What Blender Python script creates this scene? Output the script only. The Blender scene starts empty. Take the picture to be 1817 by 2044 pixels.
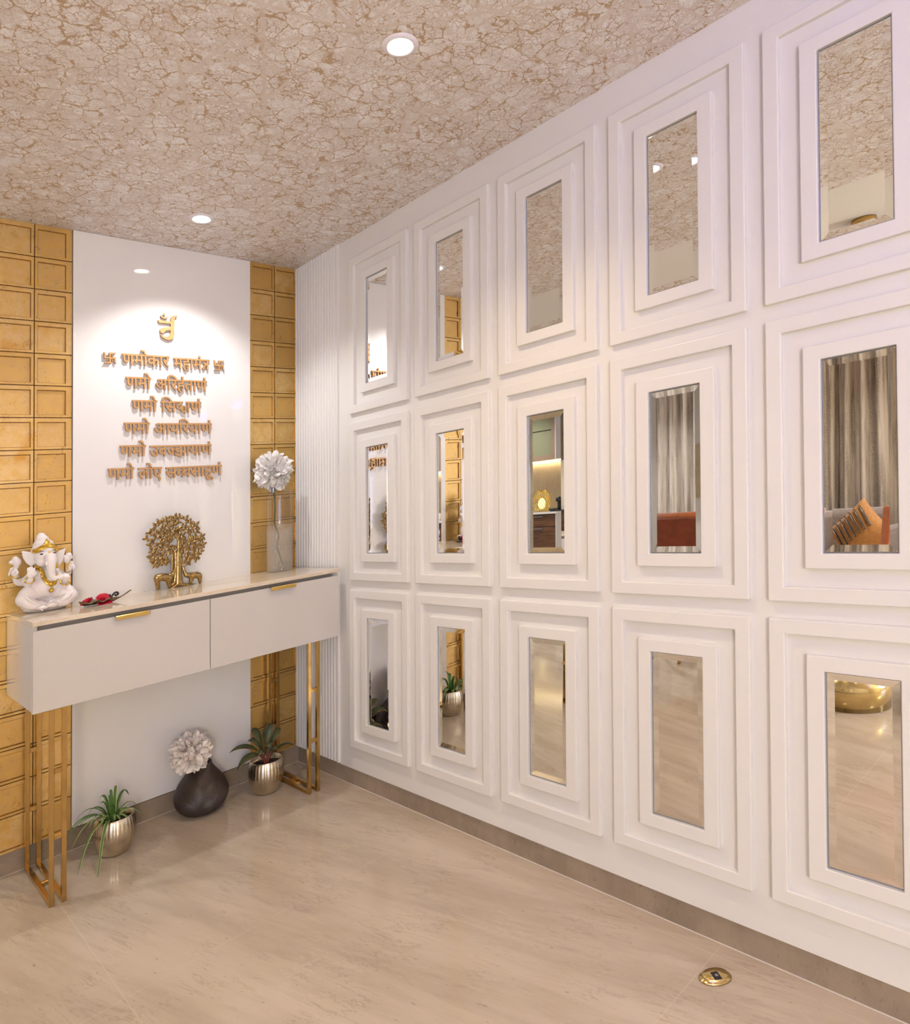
import bpy, bmesh, math, random
from mathutils import Vector, Matrix, Euler
random.seed(7)
SC = bpy.context.scene
COL = SC.collection
PI = math.pi
R = math.radians

# ---------------------------------------------------------------- camera
# The photograph was keystone-corrected: verticals upright, a slight skew left over.
# Film offset and skew of the lens board are set here once; the room itself is square.
rig = bpy.data.objects.new('camera_mount', None); COL.objects.link(rig)
rig_rot = Matrix(((-0.4951372, -0.684805, 0.5346787), (0.451133, -0.7285923, -0.5153953), (0.742508, -0.0139801, 0.6696913)))
rig.rotation_mode = 'QUATERNION'; rig.rotation_quaternion = rig_rot.to_quaternion()
rig.location = (-1.92086, -3.25934, 1.39145)
rig.scale = (1.0451824, 1.0, 0.9526772)
cd = bpy.data.cameras.new('camera'); cam = bpy.data.objects.new('camera', cd); COL.objects.link(cam)
cam.parent = rig; cam.rotation_mode = 'QUATERNION'
cam.rotation_quaternion = Matrix(((-0.7071068, 0.7071068, 0), (0, 0, 1), (0.7071068, 0.7071068, 0))).to_quaternion()
cd.sensor_fit = 'HORIZONTAL'; cd.sensor_width = 36.0; cd.lens = 1335.458 * 36.0 / 1817
cd.shift_x = (908.5 - 897.0175) / 1817; cd.shift_y = (963.4284 - 1022.0) / 1817
cd.clip_start = 0.02; cd.clip_end = 100
SC.camera = cam

# ---------------------------------------------------------------- light and exposure
SC.view_settings.view_transform = 'Standard'; SC.view_settings.look = 'None'
SC.view_settings.gamma = 1.0; SC.view_settings.use_curve_mapping = False
SC.view_settings.exposure = 0.29
SC.cycles.max_bounces = 8; SC.cycles.diffuse_bounces = 4; SC.cycles.glossy_bounces = 5
SC.cycles.transmission_bounces = 8; SC.cycles.transparent_max_bounces = 12
SC.cycles.caustics_reflective = False; SC.cycles.caustics_refractive = False
SC.cycles.sample_clamp_indirect = 6.0; SC.cycles.blur_glossy = 0.5
SC.cycles.use_adaptive_sampling = True; SC.cycles.adaptive_threshold = 0.035; SC.cycles.adaptive_min_samples = 20
SC.cycles.use_denoising = True
world = bpy.data.worlds.new('sky'); SC.world = world; world.use_nodes = True
wb = world.node_tree.nodes['Background']; wb.inputs[0].default_value = (0.75, 0.82, 1.0, 1); wb.inputs[1].default_value = .4
PANEL_E, PANEL_C = 36.0, (1.0, 0.965, 0.96)     # downlight in front of the lettered panel
SPOT_E, SPOT_C = 51.0, (1.0, 0.77, 0.50)        # warmer downlights further out
LIV_E, LIV_C = 106.0, (1.0, 0.955, 0.91)         # added downlights in the living room, unseen
FILL_E, FILL_C = 72.0, (1.0, 0.90, 0.56)         # added fill lamp, unseen, behind the camera
COOL_E, COOL_C = 70.0, (0.40, 0.50, 1.0)          # added cool light at an unseen window opening
VIOLET_E, VIOLET_C = 66.0, (0.10, 0.07, 1.0)          # added violet-blue tint light at the ceiling

def area(name, loc, rot, sx, sy, e, c):
    l = bpy.data.lights.new(name, 'AREA'); l.shape = 'RECTANGLE'; l.size = sx; l.size_y = sy; l.energy = e; l.color = c
    o = bpy.data.objects.new(name, l); COL.objects.link(o); o.location = loc; o.rotation_euler = rot
    return o
area('added_window_light', (-4.5, -6.5, 1.45), (R(90), 0, 0), 1.7, 2.2, COOL_E, COOL_C)  # added cool fill placed at the unseen window

# ---------------------------------------------------------------- mesh builder
class MB:
    def __init__(s): s.v = []; s.f = []; s.sm = []; s.mi = []; s.uv = []; s.m = 0
    def add(s, vs, fs, smooth=False, uvs=None):
        b = len(s.v); s.v += [tuple(p) for p in vs]
        for i, f in enumerate(fs):
            s.f.append([b + k for k in f]); s.sm.append(smooth); s.mi.append(s.m)
            s.uv.append([uvs[k] for k in f] if uvs else [(0, 0)] * len(f))
        return s
    def box(s, x0, x1, y0, y1, z0, z1):
        vs = [(x0, y0, z0), (x1, y0, z0), (x1, y1, z0), (x0, y1, z0), (x0, y0, z1), (x1, y0, z1), (x1, y1, z1), (x0, y1, z1)]
        return s.add(vs, [(0, 3, 2, 1), (4, 5, 6, 7), (0, 1, 5, 4), (1, 2, 6, 5), (2, 3, 7, 6), (3, 0, 4, 7)])
    def lathe(s, prof, n=48, c=(0, 0, 0), fn=None, cap0=True, cap1=True, smooth=True):
        vs = []
        for r, z in prof:
            for k in range(n):
                a = 2 * PI * k / n; q = r * (fn(a, z) if fn else 1)
                vs.append((c[0] + q * math.cos(a), c[1] + q * math.sin(a), c[2] + z))
        fs = []
        for i in range(len(prof) - 1):
            for k in range(n):
                k2 = (k + 1) % n; fs.append((i * n + k, i * n + k2, (i + 1) * n + k2, (i + 1) * n + k))
        s.add(vs, fs, smooth)
        m = len(prof) - 1
        if cap0: s.add([vs[k] for k in range(n)], [tuple(reversed(range(n)))])
        if cap1: s.add([vs[m * n + k] for k in range(n)], [tuple(range(n))])
        return s
    def tube(s, pts, rad, n=10, cap=True, flat=None):
        pts = [Vector(p) for p in pts]; N = len(pts)
        if not hasattr(rad, '__len__'): rad = [rad] * N
        vs = []; up = None
        for i, p in enumerate(pts):
            t = (pts[min(i + 1, N - 1)] - pts[max(i - 1, 0)])
            t = t.normalized() if t.length > 1e-9 else Vector((0, 0, 1))
            if up is None:
                up = Vector((0, 0, 1)) if abs(t.z) < 0.9 else Vector((1, 0, 0))
            a = t.cross(up)
            if a.length < 1e-6: a = t.orthogonal()
            a.normalize(); b = a.cross(t).normalized(); up = b
            for k in range(n):
                w = 2 * PI * k / n
                vs.append(p + a * (rad[i] * math.cos(w)) + b * (rad[i] * math.sin(w) * (flat or 1)))
        fs = []
        for i in range(N - 1):
            for k in range(n):
                k2 = (k + 1) % n; fs.append((i * n + k, i * n + k2, (i + 1) * n + k2, (i + 1) * n + k))
        s.add(vs, fs, True)
        if cap:
            s.add(vs[:n], [tuple(reversed(range(n)))]); s.add(vs[-n:], [tuple(range(n))])
        return s
    def ell(s, c, r, rot=None, nu=24, nv=14):
        m = Euler(rot).to_matrix() if rot else Matrix.Identity(3)
        if not hasattr(r, '__len__'): r = (r, r, r)
        vs = [Vector((0, 0, -r[2]))]
        for i in range(1, nv):
            a = PI * i / nv - PI / 2
            for k in range(nu):
                w = 2 * PI * k / nu
                vs.append(Vector((r[0] * math.cos(a) * math.cos(w), r[1] * math.cos(a) * math.sin(w), r[2] * math.sin(a))))
        vs.append(Vector((0, 0, r[2])))
        fs = []
        for k in range(nu):
            fs.append((0, 1 + (k + 1) % nu, 1 + k))
        for i in range(nv - 2):
            for k in range(nu):
                a = 1 + i * nu + k; b = 1 + i * nu + (k + 1) % nu; fs.append((a, b, b + nu, a + nu))
        L = len(vs) - 1; o = 1 + (nv - 2) * nu
        for k in range(nu): fs.append((o + k, o + (k + 1) % nu, L))
        return s.add([m @ p + Vector(c) for p in vs], fs, True)
    def ring(s, c, R_, r, rot=None, n=36, m=10, fy=1.0):
        mt = Euler(rot).to_matrix() if rot else Matrix.Identity(3)
        vs = []; fs = []
        for i in range(n):
            a = 2 * PI * i / n
            for k in range(m):
                w = 2 * PI * k / m
                p = Vector(((R_ + r * math.cos(w)) * math.cos(a), (R_ + r * math.cos(w)) * math.sin(a) * fy, r * math.sin(w)))
                vs.append(mt @ p + Vector(c))
        for i in range(n):
            for k in range(m):
                a, b = i * m + k, i * m + (k + 1) % m; c_, d = ((i + 1) % n) * m + (k + 1) % m, ((i + 1) % n) * m + k
                fs.append((a, d, c_, b))
        return s.add(vs, fs, True)
    def prism(s, poly, f, d0, d1):
        """polygon in 2D lifted by f(u, v, depth); sides between two depths"""
        n = len(poly)
        vs = [f(u, v, d0) for u, v in poly] + [f(u, v, d1) for u, v in poly]
        fs = [tuple(reversed(range(n))), tuple(range(n, 2 * n))]
        fs += [(k, (k + 1) % n, n + (k + 1) % n, n + k) for k in range(n)]
        return s.add(vs, fs)
    def frame(s, a0, a1, b0, b1, i0, i1, j0, j1, f, d0, d1):
        """rectangular ring: outer a0..a1 x b0..b1, hole i0..i1 x j0..j1, depths d0 (back) .. d1 (front)"""
        o = [(a0, b0), (a1, b0), (a1, b1), (a0, b1)]; h = [(i0, j0), (i1, j0), (i1, j1), (i0, j1)]
        vs = [f(u, v, d) for d in (d0, d1) for q in (o, h) for u, v in q]
        fs = []
        for k in range(4):
            l = (k + 1) % 4
            fs.append((8 + k, 8 + l, 12 + l, 12 + k)); fs.append((k, 4 + k, 4 + l, l))
            fs.append((k, l, 8 + l, 8 + k)); fs.append((4 + l, 4 + k, 12 + k, 12 + l))
        return s.add(vs, fs)
    def ribbon(s, pts, ws, side, cup=0.0, nx=4, thick=0.0):
        """leaf or petal blade along pts, width ws, side vectors; uv.x runs across"""
        N = len(pts); vs = []; uv = []; fs = []
        for i in range(N):
            p = Vector(pts[i]); sd = Vector(side[i] if isinstance(side, list) else side)
            t = Vector(pts[min(i + 1, N - 1)]) - Vector(pts[max(i - 1, 0)])
            nrm = sd.cross(t)
            nrm = nrm.normalized() if nrm.length > 1e-9 else Vector((0, 0, 1))
            for k in range(nx + 1):
                q = 2 * k / nx - 1
                vs.append(p + sd * (q * ws[i] / 2) + nrm * (cup * ws[i] * (q * q - 0.3)))
                uv.append((k / nx, i / (N - 1)))
        for i in range(N - 1):
            for k in range(nx):
                a = i * (nx + 1) + k; fs.append((a, a + 1, a + nx + 2, a + nx + 1))
        return s.add(vs, fs, True, uv)
    def build(s, name, mats, parent=None, loc=None, bevel=0, seg=2, recalc=True):
        me = bpy.data.meshes.new(name); me.from_pydata(s.v, [], s.f)
        me.polygons.foreach_set('use_smooth', s.sm); me.polygons.foreach_set('material_index', s.mi)
        ul = me.uv_layers.new(name='UVMap'); flat = [c for f in s.uv for q in f for c in q]
        ul.data.foreach_set('uv', flat)
        if not isinstance(mats, (list, tuple)): mats = [mats]
        for m in mats: me.materials.append(m)
        if recalc:
            bm = bmesh.new(); bm.from_mesh(me); bmesh.ops.remove_doubles(bm, verts=bm.verts, dist=1e-6)
            bmesh.ops.recalc_face_normals(bm, faces=bm.faces); bm.to_mesh(me); bm.free()
        me.update()
        o = bpy.data.objects.new(name, me); COL.objects.link(o)
        if parent is not None: o.parent = parent
        if loc is not None: o.location = loc
        if bevel:
            b = o.modifiers.new('bevel', 'BEVEL'); b.width = bevel; b.segments = seg; b.limit_method = 'ANGLE'; b.angle_limit = R(40)
            b.harden_normals = False
        return o

def fuse(mb, name, mt, parent, voxel=0.0025, smooth=6, fac=0.5):
    """one continuous sculpted skin from overlapping solids"""
    o = mb.build(name, mt, None)
    m = o.modifiers.new('r', 'REMESH'); m.mode = 'VOXEL'; m.voxel_size = voxel; m.use_smooth_shade = True
    k = o.modifiers.new('s', 'SMOOTH'); k.factor = fac; k.iterations = smooth
    bpy.context.view_layer.update()
    me = bpy.data.meshes.new_from_object(o.evaluated_get(bpy.context.evaluated_depsgraph_get()))
    me.materials.clear(); me.materials.append(mt)
    for p in me.polygons: p.use_smooth = True
    old = o.data; o.modifiers.clear(); o.data = me; me.name = name; bpy.data.meshes.remove(old)
    o.parent = parent
    return o

def tag(o, label=None, cat=None, group=None, kind=None):
    if label: o['label'] = label
    if cat: o['category'] = cat
    if group: o['group'] = group
    if kind: o['kind'] = kind
    return o
def thing(name, label, cat, loc=(0, 0, 0), rz=0.0, group=None):
    o = bpy.data.objects.new(name, None); COL.objects.link(o); o.empty_display_size = 0.05
    o.location = loc; o.rotation_euler = (0, 0, rz)
    return tag(o, label, cat, group)
def struct(o): o['kind'] = 'structure'; return o
def spline(P, n=24):
    """Catmull-Rom through P"""
    P = [Vector(p) for p in P]; Q = [P[0] * 2 - P[1]] + P + [P[-1] * 2 - P[-2]]; out = []
    m = len(P) - 1
    for i in range(n + 1):
        t = i / n * m; k = min(int(t), m - 1); t -= k
        a, b, c, d = Q[k:k + 4]
        out.append(0.5 * ((2 * b) + (c - a) * t + (2 * a - 5 * b + 4 * c - d) * t * t + (3 * b - a - 3 * c + d) * t ** 3))
    return out
def lerp(vals, n):
    m = len(vals) - 1; out = []
    for i in range(n + 1):
        t = i / n * m; k = min(int(t), m - 1); t -= k; out.append(vals[k] * (1 - t) + vals[k + 1] * t)
    return out

# ---------------------------------------------------------------- materials
class NT:
    def __init__(s, name):
        s.m = bpy.data.materials.new(name); s.m.use_nodes = True; s.t = s.m.node_tree; s.t.nodes.clear()
        s.out = s.n('ShaderNodeOutputMaterial'); s.b = s.n('ShaderNodeBsdfPrincipled'); s.l(s.b.outputs[0], s.out.inputs[0])
    def n(s, t, **k):
        q = s.t.nodes.new(t)
        for a, b in k.items(): setattr(q, a, b)
        return q
    def l(s, a, b): s.t.links.new(a, b); return b
    def put(s, sock, v):
        if hasattr(v, 'node'): s.l(v, sock)
        elif hasattr(v, '__len__') and len(v) == 3 and sock.type == 'RGBA': sock.default_value = (*v, 1)
        else: sock.default_value = v
    def set(s, **k):
        N = {'color': 'Base Color', 'rough': 'Roughness', 'metal': 'Metallic', 'spec': 'Specular IOR Level', 'normal': 'Normal',
             'trans': 'Transmission Weight', 'ior': 'IOR', 'alpha': 'Alpha', 'coat': 'Coat Weight', 'coatr': 'Coat Roughness',
             'em': 'Emission Color', 'es': 'Emission Strength', 'sheen': 'Sheen Weight', 'sub': 'Subsurface Weight', 'aniso': 'Anisotropic'}
        for a, v in k.items(): s.put(s.b.inputs[N[a]], v)
        return s
    def pos(s): return s.n('ShaderNodeNewGeometry').outputs['Position']
    def obj(s): return s.n('ShaderNodeTexCoord').outputs['Object']
    def uv(s): return s.n('ShaderNodeTexCoord').outputs['UV']
    def map(s, v, loc=(0, 0, 0), rot=(0, 0, 0), sc=(1, 1, 1)):
        q = s.n('ShaderNodeMapping'); s.l(v, q.inputs[0])
        q.inputs[1].default_value = loc; q.inputs[2].default_value = rot; q.inputs[3].default_value = sc
        return q.outputs[0]
    def noise(s, v, sc=5.0, det=3.0, rough=0.5, dist=0.0, col=False):
        q = s.n('ShaderNodeTexNoise'); s.l(v, q.inputs['Vector']); q.inputs['Scale'].default_value = sc
        q.inputs['Detail'].default_value = det; q.inputs['Roughness'].default_value = rough; q.inputs['Distortion'].default_value = dist
        return q.outputs['Color' if col else 'Fac']
    def vor(s, v, sc=5.0, feat='DISTANCE_TO_EDGE', rnd=1.0):
        q = s.n('ShaderNodeTexVoronoi'); q.feature = feat; s.l(v, q.inputs['Vector']); q.inputs['Scale'].default_value = sc
        q.inputs['Randomness'].default_value = rnd
        return q.outputs['Distance']
    def math(s, op, a, b=0.0, c=0.0, clamp=False):
        q = s.n('ShaderNodeMath'); q.operation = op; q.use_clamp = clamp
        for i, v in enumerate((a, b, c)):
            if hasattr(v, 'node'): s.l(v, q.inputs[i])
            else: q.inputs[i].default_value = v
        return q.outputs[0]
    def step(s, v, lo, hi, a=0.0, b=1.0):
        q = s.n('ShaderNodeMapRange'); q.interpolation_type = 'SMOOTHSTEP'; s.l(v, q.inputs[0])
        for i, k in enumerate((lo, hi, a, b)): q.inputs[1 + i].default_value = k
        return q.outputs[0]
    def mix(s, f, a, b, mode='MIX'):
        q = s.n('ShaderNodeMix'); q.data_type = 'RGBA'; q.blend_type = mode
        s.put(q.inputs[0], f); s.put(q.inputs[6], a); s.put(q.inputs[7], b)
        return q.outputs[2]
    def sep(s, v):
        q = s.n('ShaderNodeSeparateXYZ'); s.l(v, q.inputs[0]); return q.outputs
    def vadd(s, a, b, k):
        q = s.n('ShaderNodeVectorMath'); q.operation = 'MULTIPLY_ADD'; s.l(b, q.inputs[0]); q.inputs[1].default_value = (k, k, k); s.l(a, q.inputs[2])
        return q.outputs[0]
    def bump(s, h, st=0.3, d=0.01):
        q = s.n('ShaderNodeBump'); s.l(h, q.inputs['Height']); q.inputs['Strength'].default_value = st; q.inputs['Distance'].default_value = d
        return q.outputs[0]

def plain(name, c, rough=0.5, metal=0.0, spec=0.5, var=0.0, sc=30, bump=0.0, **k):
    t = NT(name); t.set(color=c, rough=rough, metal=metal, spec=spec, **k)
    if var or bump:
        nz = t.noise(t.obj(), sc, 4)
        if var: t.set(color=t.mix(t.step(nz, .35, .65), tuple(x * (1 - var) for x in c), tuple(min(1, x * (1 + var)) for x in c)))
        if bump: t.set(normal=t.bump(nz, bump, .002))
    return t.m

def brass(name, c, rough=0.25, dirt=0.35, sc=60):
    t = NT(name); nz = t.noise(t.obj(), sc, 3)
    t.set(color=t.mix(t.step(nz, .45, .7), c, tuple(x * (1 - dirt) for x in c)), metal=1.0, rough=rough)
    return t.m

def ceiling_paper():
    t = NT('ceiling_wallpaper'); p = t.pos()
    q = t.map(p, sc=(1, 1, 0))
    w = t.vadd(q, t.noise(q, 18, 3, .6, col=True), .06)
    w2 = t.vadd(q, t.noise(q, 45, 3, .6, col=True), .03)
    soft = t.noise(q, 5, 3)
    base = t.mix(t.step(soft, .35, .65), (.75, .71, .69), (.82, .80, .80))
    pale = t.step(t.vor(w2, 17, 'F1'), .25, .6)
    base = t.mix(pale, (.87, .865, .88), base)
    # fine drawn curls
    curl = t.step(t.math('ABSOLUTE', t.math('SUBTRACT', t.noise(w2, 62, 4, .62, 1.2), .5)), .006, .035, 1, 0)
    base = t.mix(t.math('MULTIPLY', curl, .62), base, (.45, .33, .25))
    vein2 = t.step(t.vor(w2, 42), .02, .075, 1, 0)
    base = t.mix(t.math('MULTIPLY', vein2, t.step(t.noise(q, 11, 2), .38, .58, 0, .7)), base, (.40, .25, .13))
    # heavy crackle with blots
    d = t.vor(w, 16)
    thick = t.step(t.noise(q, 16, 4, .65), .46, .72, .020, .075)
    crack = t.math('MULTIPLY', t.math('GREATER_THAN', thick, d), t.step(t.noise(q, 7, 2), .34, .46))
    blot = t.math('MULTIPLY', t.step(t.noise(w2, 30, 4, .6), .60, .64), t.step(d, .06, .15, 1, 0))
    ink = t.math('MAXIMUM', crack, blot)
    base = t.mix(t.math('MULTIPLY', ink, .80), base, (.42, .255, .105))
    # interlaced star strapwork in pale beige
    strap = None
    x, y, _ = t.sep(q)
    for k in range(5):
        a = k * PI / 5 + .13
        u = t.math('ADD', t.math('MULTIPLY', x, math.cos(a) / .235), t.math('MULTIPLY_ADD', y, math.sin(a) / .235, .21 * k))
        b = t.math('LESS_THAN', t.math('ABSOLUTE', t.math('SUBTRACT', t.math('FRACT', u), .5)), .027)
        strap = b if strap is None else t.math('MAXIMUM', strap, b)
    strap = t.math('MULTIPLY', strap, t.step(t.noise(q, 2.4, 2), .38, .60, .10, .85))
    base = t.mix(strap, base, (.69, .615, .565))
    t.set(color=base, rough=t.step(soft, .3, .7, .38, .55), spec=.5, normal=t.bump(ink, .15, .002))
    return t.m

def marble(name, c1, c2, vein, rough=.09, joints=False, rot=1.31):
    t = NT(name); p = t.pos()
    a = t.map(p, rot=(0, 0, rot), sc=(1, 1, 1))
    st = t.map(a, sc=(.38, 2.6, 1.6))
    w = t.vadd(st, t.noise(st, 3, 4, .6, col=True), .14)
    big = t.noise(w, 2.2, 5, .62)
    base = t.mix(t.step(big, .3, .7), c1, c2)
    f1 = t.noise(w, 9, 6, .7)
    base = t.mix(t.step(f1, .55, .72, 0, .35), base, tuple(x * .72 for x in c1))
    th = t.math('ABSOLUTE', t.math('SUBTRACT', t.noise(w, 10, 5, .7, .6), .5))
    v = t.math('MULTIPLY', t.step(th, .003, .022, 1, 0), t.step(t.noise(a, 4, 2), .45, .62))
    base = t.mix(t.math('MULTIPLY', v, .30), base, vein)
    th2 = t.math('ABSOLUTE', t.math('SUBTRACT', t.noise(w, 6.5, 5, .68, .4), .52))
    lv = t.math('MULTIPLY', t.step(th2, .001, .010, 1, 0), t.step(t.noise(a, 3, 2), .5, .64))
    base = t.mix(t.math('MULTIPLY', lv, .22), base, tuple(min(1, x * 1.45) for x in c2))
    fk = t.math('MULTIPLY', t.step(t.noise(t.map(a, sc=(14, 46, 30)), 1.6, 3, .6), .66, .72), .45)
    base = t.mix(fk, base, vein)
    if joints:
        x, y, _ = t.sep(p)
        jx = t.math('LESS_THAN', t.math('ABSOLUTE', t.math('SUBTRACT', t.math('FRACT', t.math('MULTIPLY_ADD', x, 1 / 1.2, .55)), .5)), .0009)
        jy = t.math('LESS_THAN', t.math('ABSOLUTE', t.math('SUBTRACT', t.math('FRACT', t.math('MULTIPLY_ADD', y, 1 / 1.2, .47)), .5)), .0009)
        base = t.mix(t.math('MULTIPLY', t.math('MAXIMUM', jx, jy), .35), base, (.72, .62, .52))
    t.set(color=base, rough=rough, spec=.5)
    return t.m

def gold_leaf(name, groove=False):
    t = NT(name); p = t.pos()
    r = t.sep(t.uv())[0]                            # every tile carries its own tone
    nz = t.noise(p, 26, 5, .65)
    c = t.mix(t.step(r, .1, .95), (.67, .435, .15), (.80, .575, .25))
    c = t.mix(t.step(nz, .35, .7), c, (.72, .455, .135))
    am = t.math('MULTIPLY', t.step(t.noise(p, 9, 3), .55, .72), t.step(r, .6, .7))
    c = t.mix(t.math('MULTIPLY', am, .7), c, (.68, .34, .04))
    scr = t.step(t.math('ABSOLUTE', t.math('SUBTRACT', t.noise(t.map(p, rot=(0, .6, 0), sc=(1, 1, .5)), 17, 4, .6, .8), .5)), .002, .012, 1, 0)
    scr = t.math('MULTIPLY', scr, t.step(t.noise(p, 13, 2), .58, .68))
    c = t.mix(t.math('MULTIPLY', scr, .6), c, (.22, .10, .03))
    fk = t.math('MULTIPLY', t.step(t.noise(p, 230, 3, .6), .60, .70), t.step(t.noise(p, 15, 2), .42, .62))
    c = t.mix(t.math('MULTIPLY', fk, .65), c, (.25, .12, .03))
    h = t.noise(p, 160, 4, .7)
    t.set(color=c, metal=.75, rough=t.step(nz, .3, .7, .27, .42), normal=t.bump(h, .22, .002))
    return t.m

def leaf_mat(name, mid, edge, band=.32, back=None):
    t = NT(name); x, y, _ = t.sep(t.uv())
    d = t.math('ABSOLUTE', t.math('SUBTRACT', x, .5))
    nz = t.noise(t.obj(), 40, 3)
    c = t.mix(t.step(nz, .3, .7), tuple(q * .75 for q in mid), mid)
    c = t.mix(t.step(d, band, band + .1), c, edge)
    t.set(color=c, rough=.42, spec=.4)
    return t.m

def curtain_mat(name, c1, c2):
    t = NT(name); p = t.pos()
    n1 = t.noise(t.map(p, sc=(7, 7, .5)), 2.2, 4, .6); n2 = t.noise(p, 90, 3, .7)
    m = t.math('MULTIPLY', t.step(n1, .42, .62), t.step(n2, .35, .6, .45, 1))
    t.set(color=t.mix(m, c1, c2), rough=.75, sheen=.3)
    return t.m

def walnut():
    t = NT('walnut_veneer'); p = t.pos()
    g = t.noise(t.map(p, sc=(1.5, 1.5, 22)), 2.4, 5, .6, .6)
    t.set(color=t.mix(t.step(g, .3, .7), (.075, .030, .014), (.19, .085, .040)), rough=.3)
    return t.m

M = {}
M['paint'] = plain('white_satin_paint', (.755, .742, .715), .36, spec=.45)
M['wall'] = plain('white_wall_paint', (.80, .77, .74), .7, spec=.3)
M['ceil2'] = plain('plain_ceiling_paint', (.80, .78, .75), .8, spec=.2)
M['paper'] = ceiling_paper()
M['floor'] = marble('beige_marble', (.455, .372, .282), (.575, .482, .378), (.22, .155, .105), .11, True)
M['skirt'] = marble('brown_marble', (.26, .205, .15), (.36, .285, .215), (.11, .075, .05), .22, False, .3)
M['slab'] = marble('polished_cream_marble', (.66, .55, .42), (.76, .66, .52), (.48, .36, .25), .05, False, .2)
M['gold'] = gold_leaf('gold_leaf_tile')
M['patina_shade'] = brass('gold_patina_and_shade', (.42, .24, .075), .45, .5, 120)  # recess rims: antique gold patina with the edge shadow put into the colour
M['groove'] = plain('dark_tile_groove', (.20, .09, .03), .7)
M['panelw'] = plain('white_lacquer_glass', (.81, .79, .775), .045, spec=.55)
M['lacq'] = plain('white_lacquer', (.615, .585, .555), .16, spec=.45)
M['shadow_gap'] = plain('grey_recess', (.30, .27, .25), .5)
M['brassleg'] = brass('brushed_bronze', (.56, .36, .125), .2, .15, 14)
M['handle'] = brass('gold_handle', (.62, .42, .13), .2, .1, 20)
M['mirror'] = plain('silvered_mirror', (.92, .93, .915), .0, 1.0)
M['edge'] = plain('mirror_edge_channel', (.30, .33, .36), .3, .6)
M['letter'] = plain('bronze_letter_face', (.56, .315, .125), .5, .25, var=.06, sc=40)
M['letterside'] = plain('bronze_letter_side', (.27, .125, .045), .55, .1)
M['orn'] = brass('antique_brass', (.46, .31, .125), .26, .45, 90)
M['ornleaf'] = brass('antique_brass_leaf', (.38, .25, .10), .34, .6, 160)
M['marbdust'] = plain('white_resin', (.86, .80, .785), .42, spec=.5, sub=.08)
M['goldpaint'] = brass('gold_paint', (.74, .50, .10), .32, .35, 300)
M['ink'] = plain('painted_eye', (.03, .025, .03), .4)
M['blush'] = plain('painted_pink', (.62, .42, .42), .5)
M['rose'] = plain('red_fabric_petal', (.56, .006, .035), .55, var=.25, sc=90)
M['dish'] = brass('dark_bronze_leaf', (.26, .20, .12), .35, .5, 120)
M['petal'] = plain('white_silk_petal', (.86, .82, .79), .6, var=.03, sc=60, sub=.1)
M['petal2'] = plain('cream_silk_petal', (.84, .755, .69), .6, var=.04, sc=60, sub=.1)
M['stem'] = plain('green_flower_stem', (.10, .13, .045), .5, var=.2)
M['pot'] = brass('champagne_metal', (.70, .62, .48), .27, .2, 25)
M['soil'] = plain('potting_soil', (.035, .02, .014), .9, var=.4, sc=120, bump=.6)
M['spider'] = leaf_mat('spider_leaf', (.085, .19, .035), (.50, .56, .25), .33)
M['spider2'] = leaf_mat('plain_green_leaf', (.07, .16, .03), (.14, .25, .06), .38)
M['aglao'] = leaf_mat('red_edged_leaf', (.070, .088, .034), (.30, .075, .05), .42)
M['redstem'] = plain('red_leaf_stalk', (.33, .085, .06), .45)
M['vase'] = plain('dark_ribbed_ceramic', (.042, .028, .022), .30, spec=.5)
M['brassbox'] = brass('polished_brass', (.66, .50, .22), .14, .05, 30)
M['black'] = plain('black_plastic', (.012, .012, .014), .35)
M['grout'] = plain('pale_grout', (.70, .66, .62), .6)
M['white_trim'] = plain('white_light_trim', (.82, .80, .86), .35)
M['walnut'] = walnut()
M['splash'] = marble('warm_backsplash', (.52, .42, .29), (.62, .51, .37), (.40, .30, .20), .25, False, 0)
M['orange'] = plain('orange_velvet', (.56, .165, .05), .7, var=.08, sc=40, sheen=.5)
M['orange2'] = plain('rust_leather', (.25, .052, .014), .5, var=.1, sc=20)
M['sofa'] = plain('grey_taupe_velvet', (.23, .17, .14), .8, var=.1, sheen=.4)
M['mustard'] = plain('mustard_velvet', (.42, .175, .035), .7, var=.12, sc=60, sheen=.3)
M['sequin'] = plain('grey_sequin', (.14, .13, .12), .25, .6, var=.5, sc=300)
M['greyframe'] = plain('taupe_cabinet_frame', (.33, .24, .17), .4)
M['greenglass'] = plain('grey_green_glass', (.27, .28, .18), .12)
M['curtain_lit'] = curtain_mat('lit_distressed_velvet', (.72, .66, .60), (.36, .30, .25))  # one fabric for both curtains; brighter light put into this colour
M['curtain_shaded'] = curtain_mat('shaded_distressed_velvet', (.50, .41, .32), (.24, .18, .13))  # same fabric as the other curtain, its shade put into the colour
def emit(name, c, e):
    t = NT(name); t.set(color=(.8, .8, .8), em=c, es=e, rough=.5); return t.m
M['lens'] = emit('lit_lamp_lens', (1, .93, .85), 14); M['lens'].cycles.emission_sampling = 'NONE'
M['led'] = emit('warm_led_strip', (1, .80, .46), 22)
M['cage'] = brass('bright_gold_cage', (.85, .65, .20), .25, .1, 20)
M['cageglow'] = emit('lamp_bulb', (1, .74, .25), 2.0)
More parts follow.
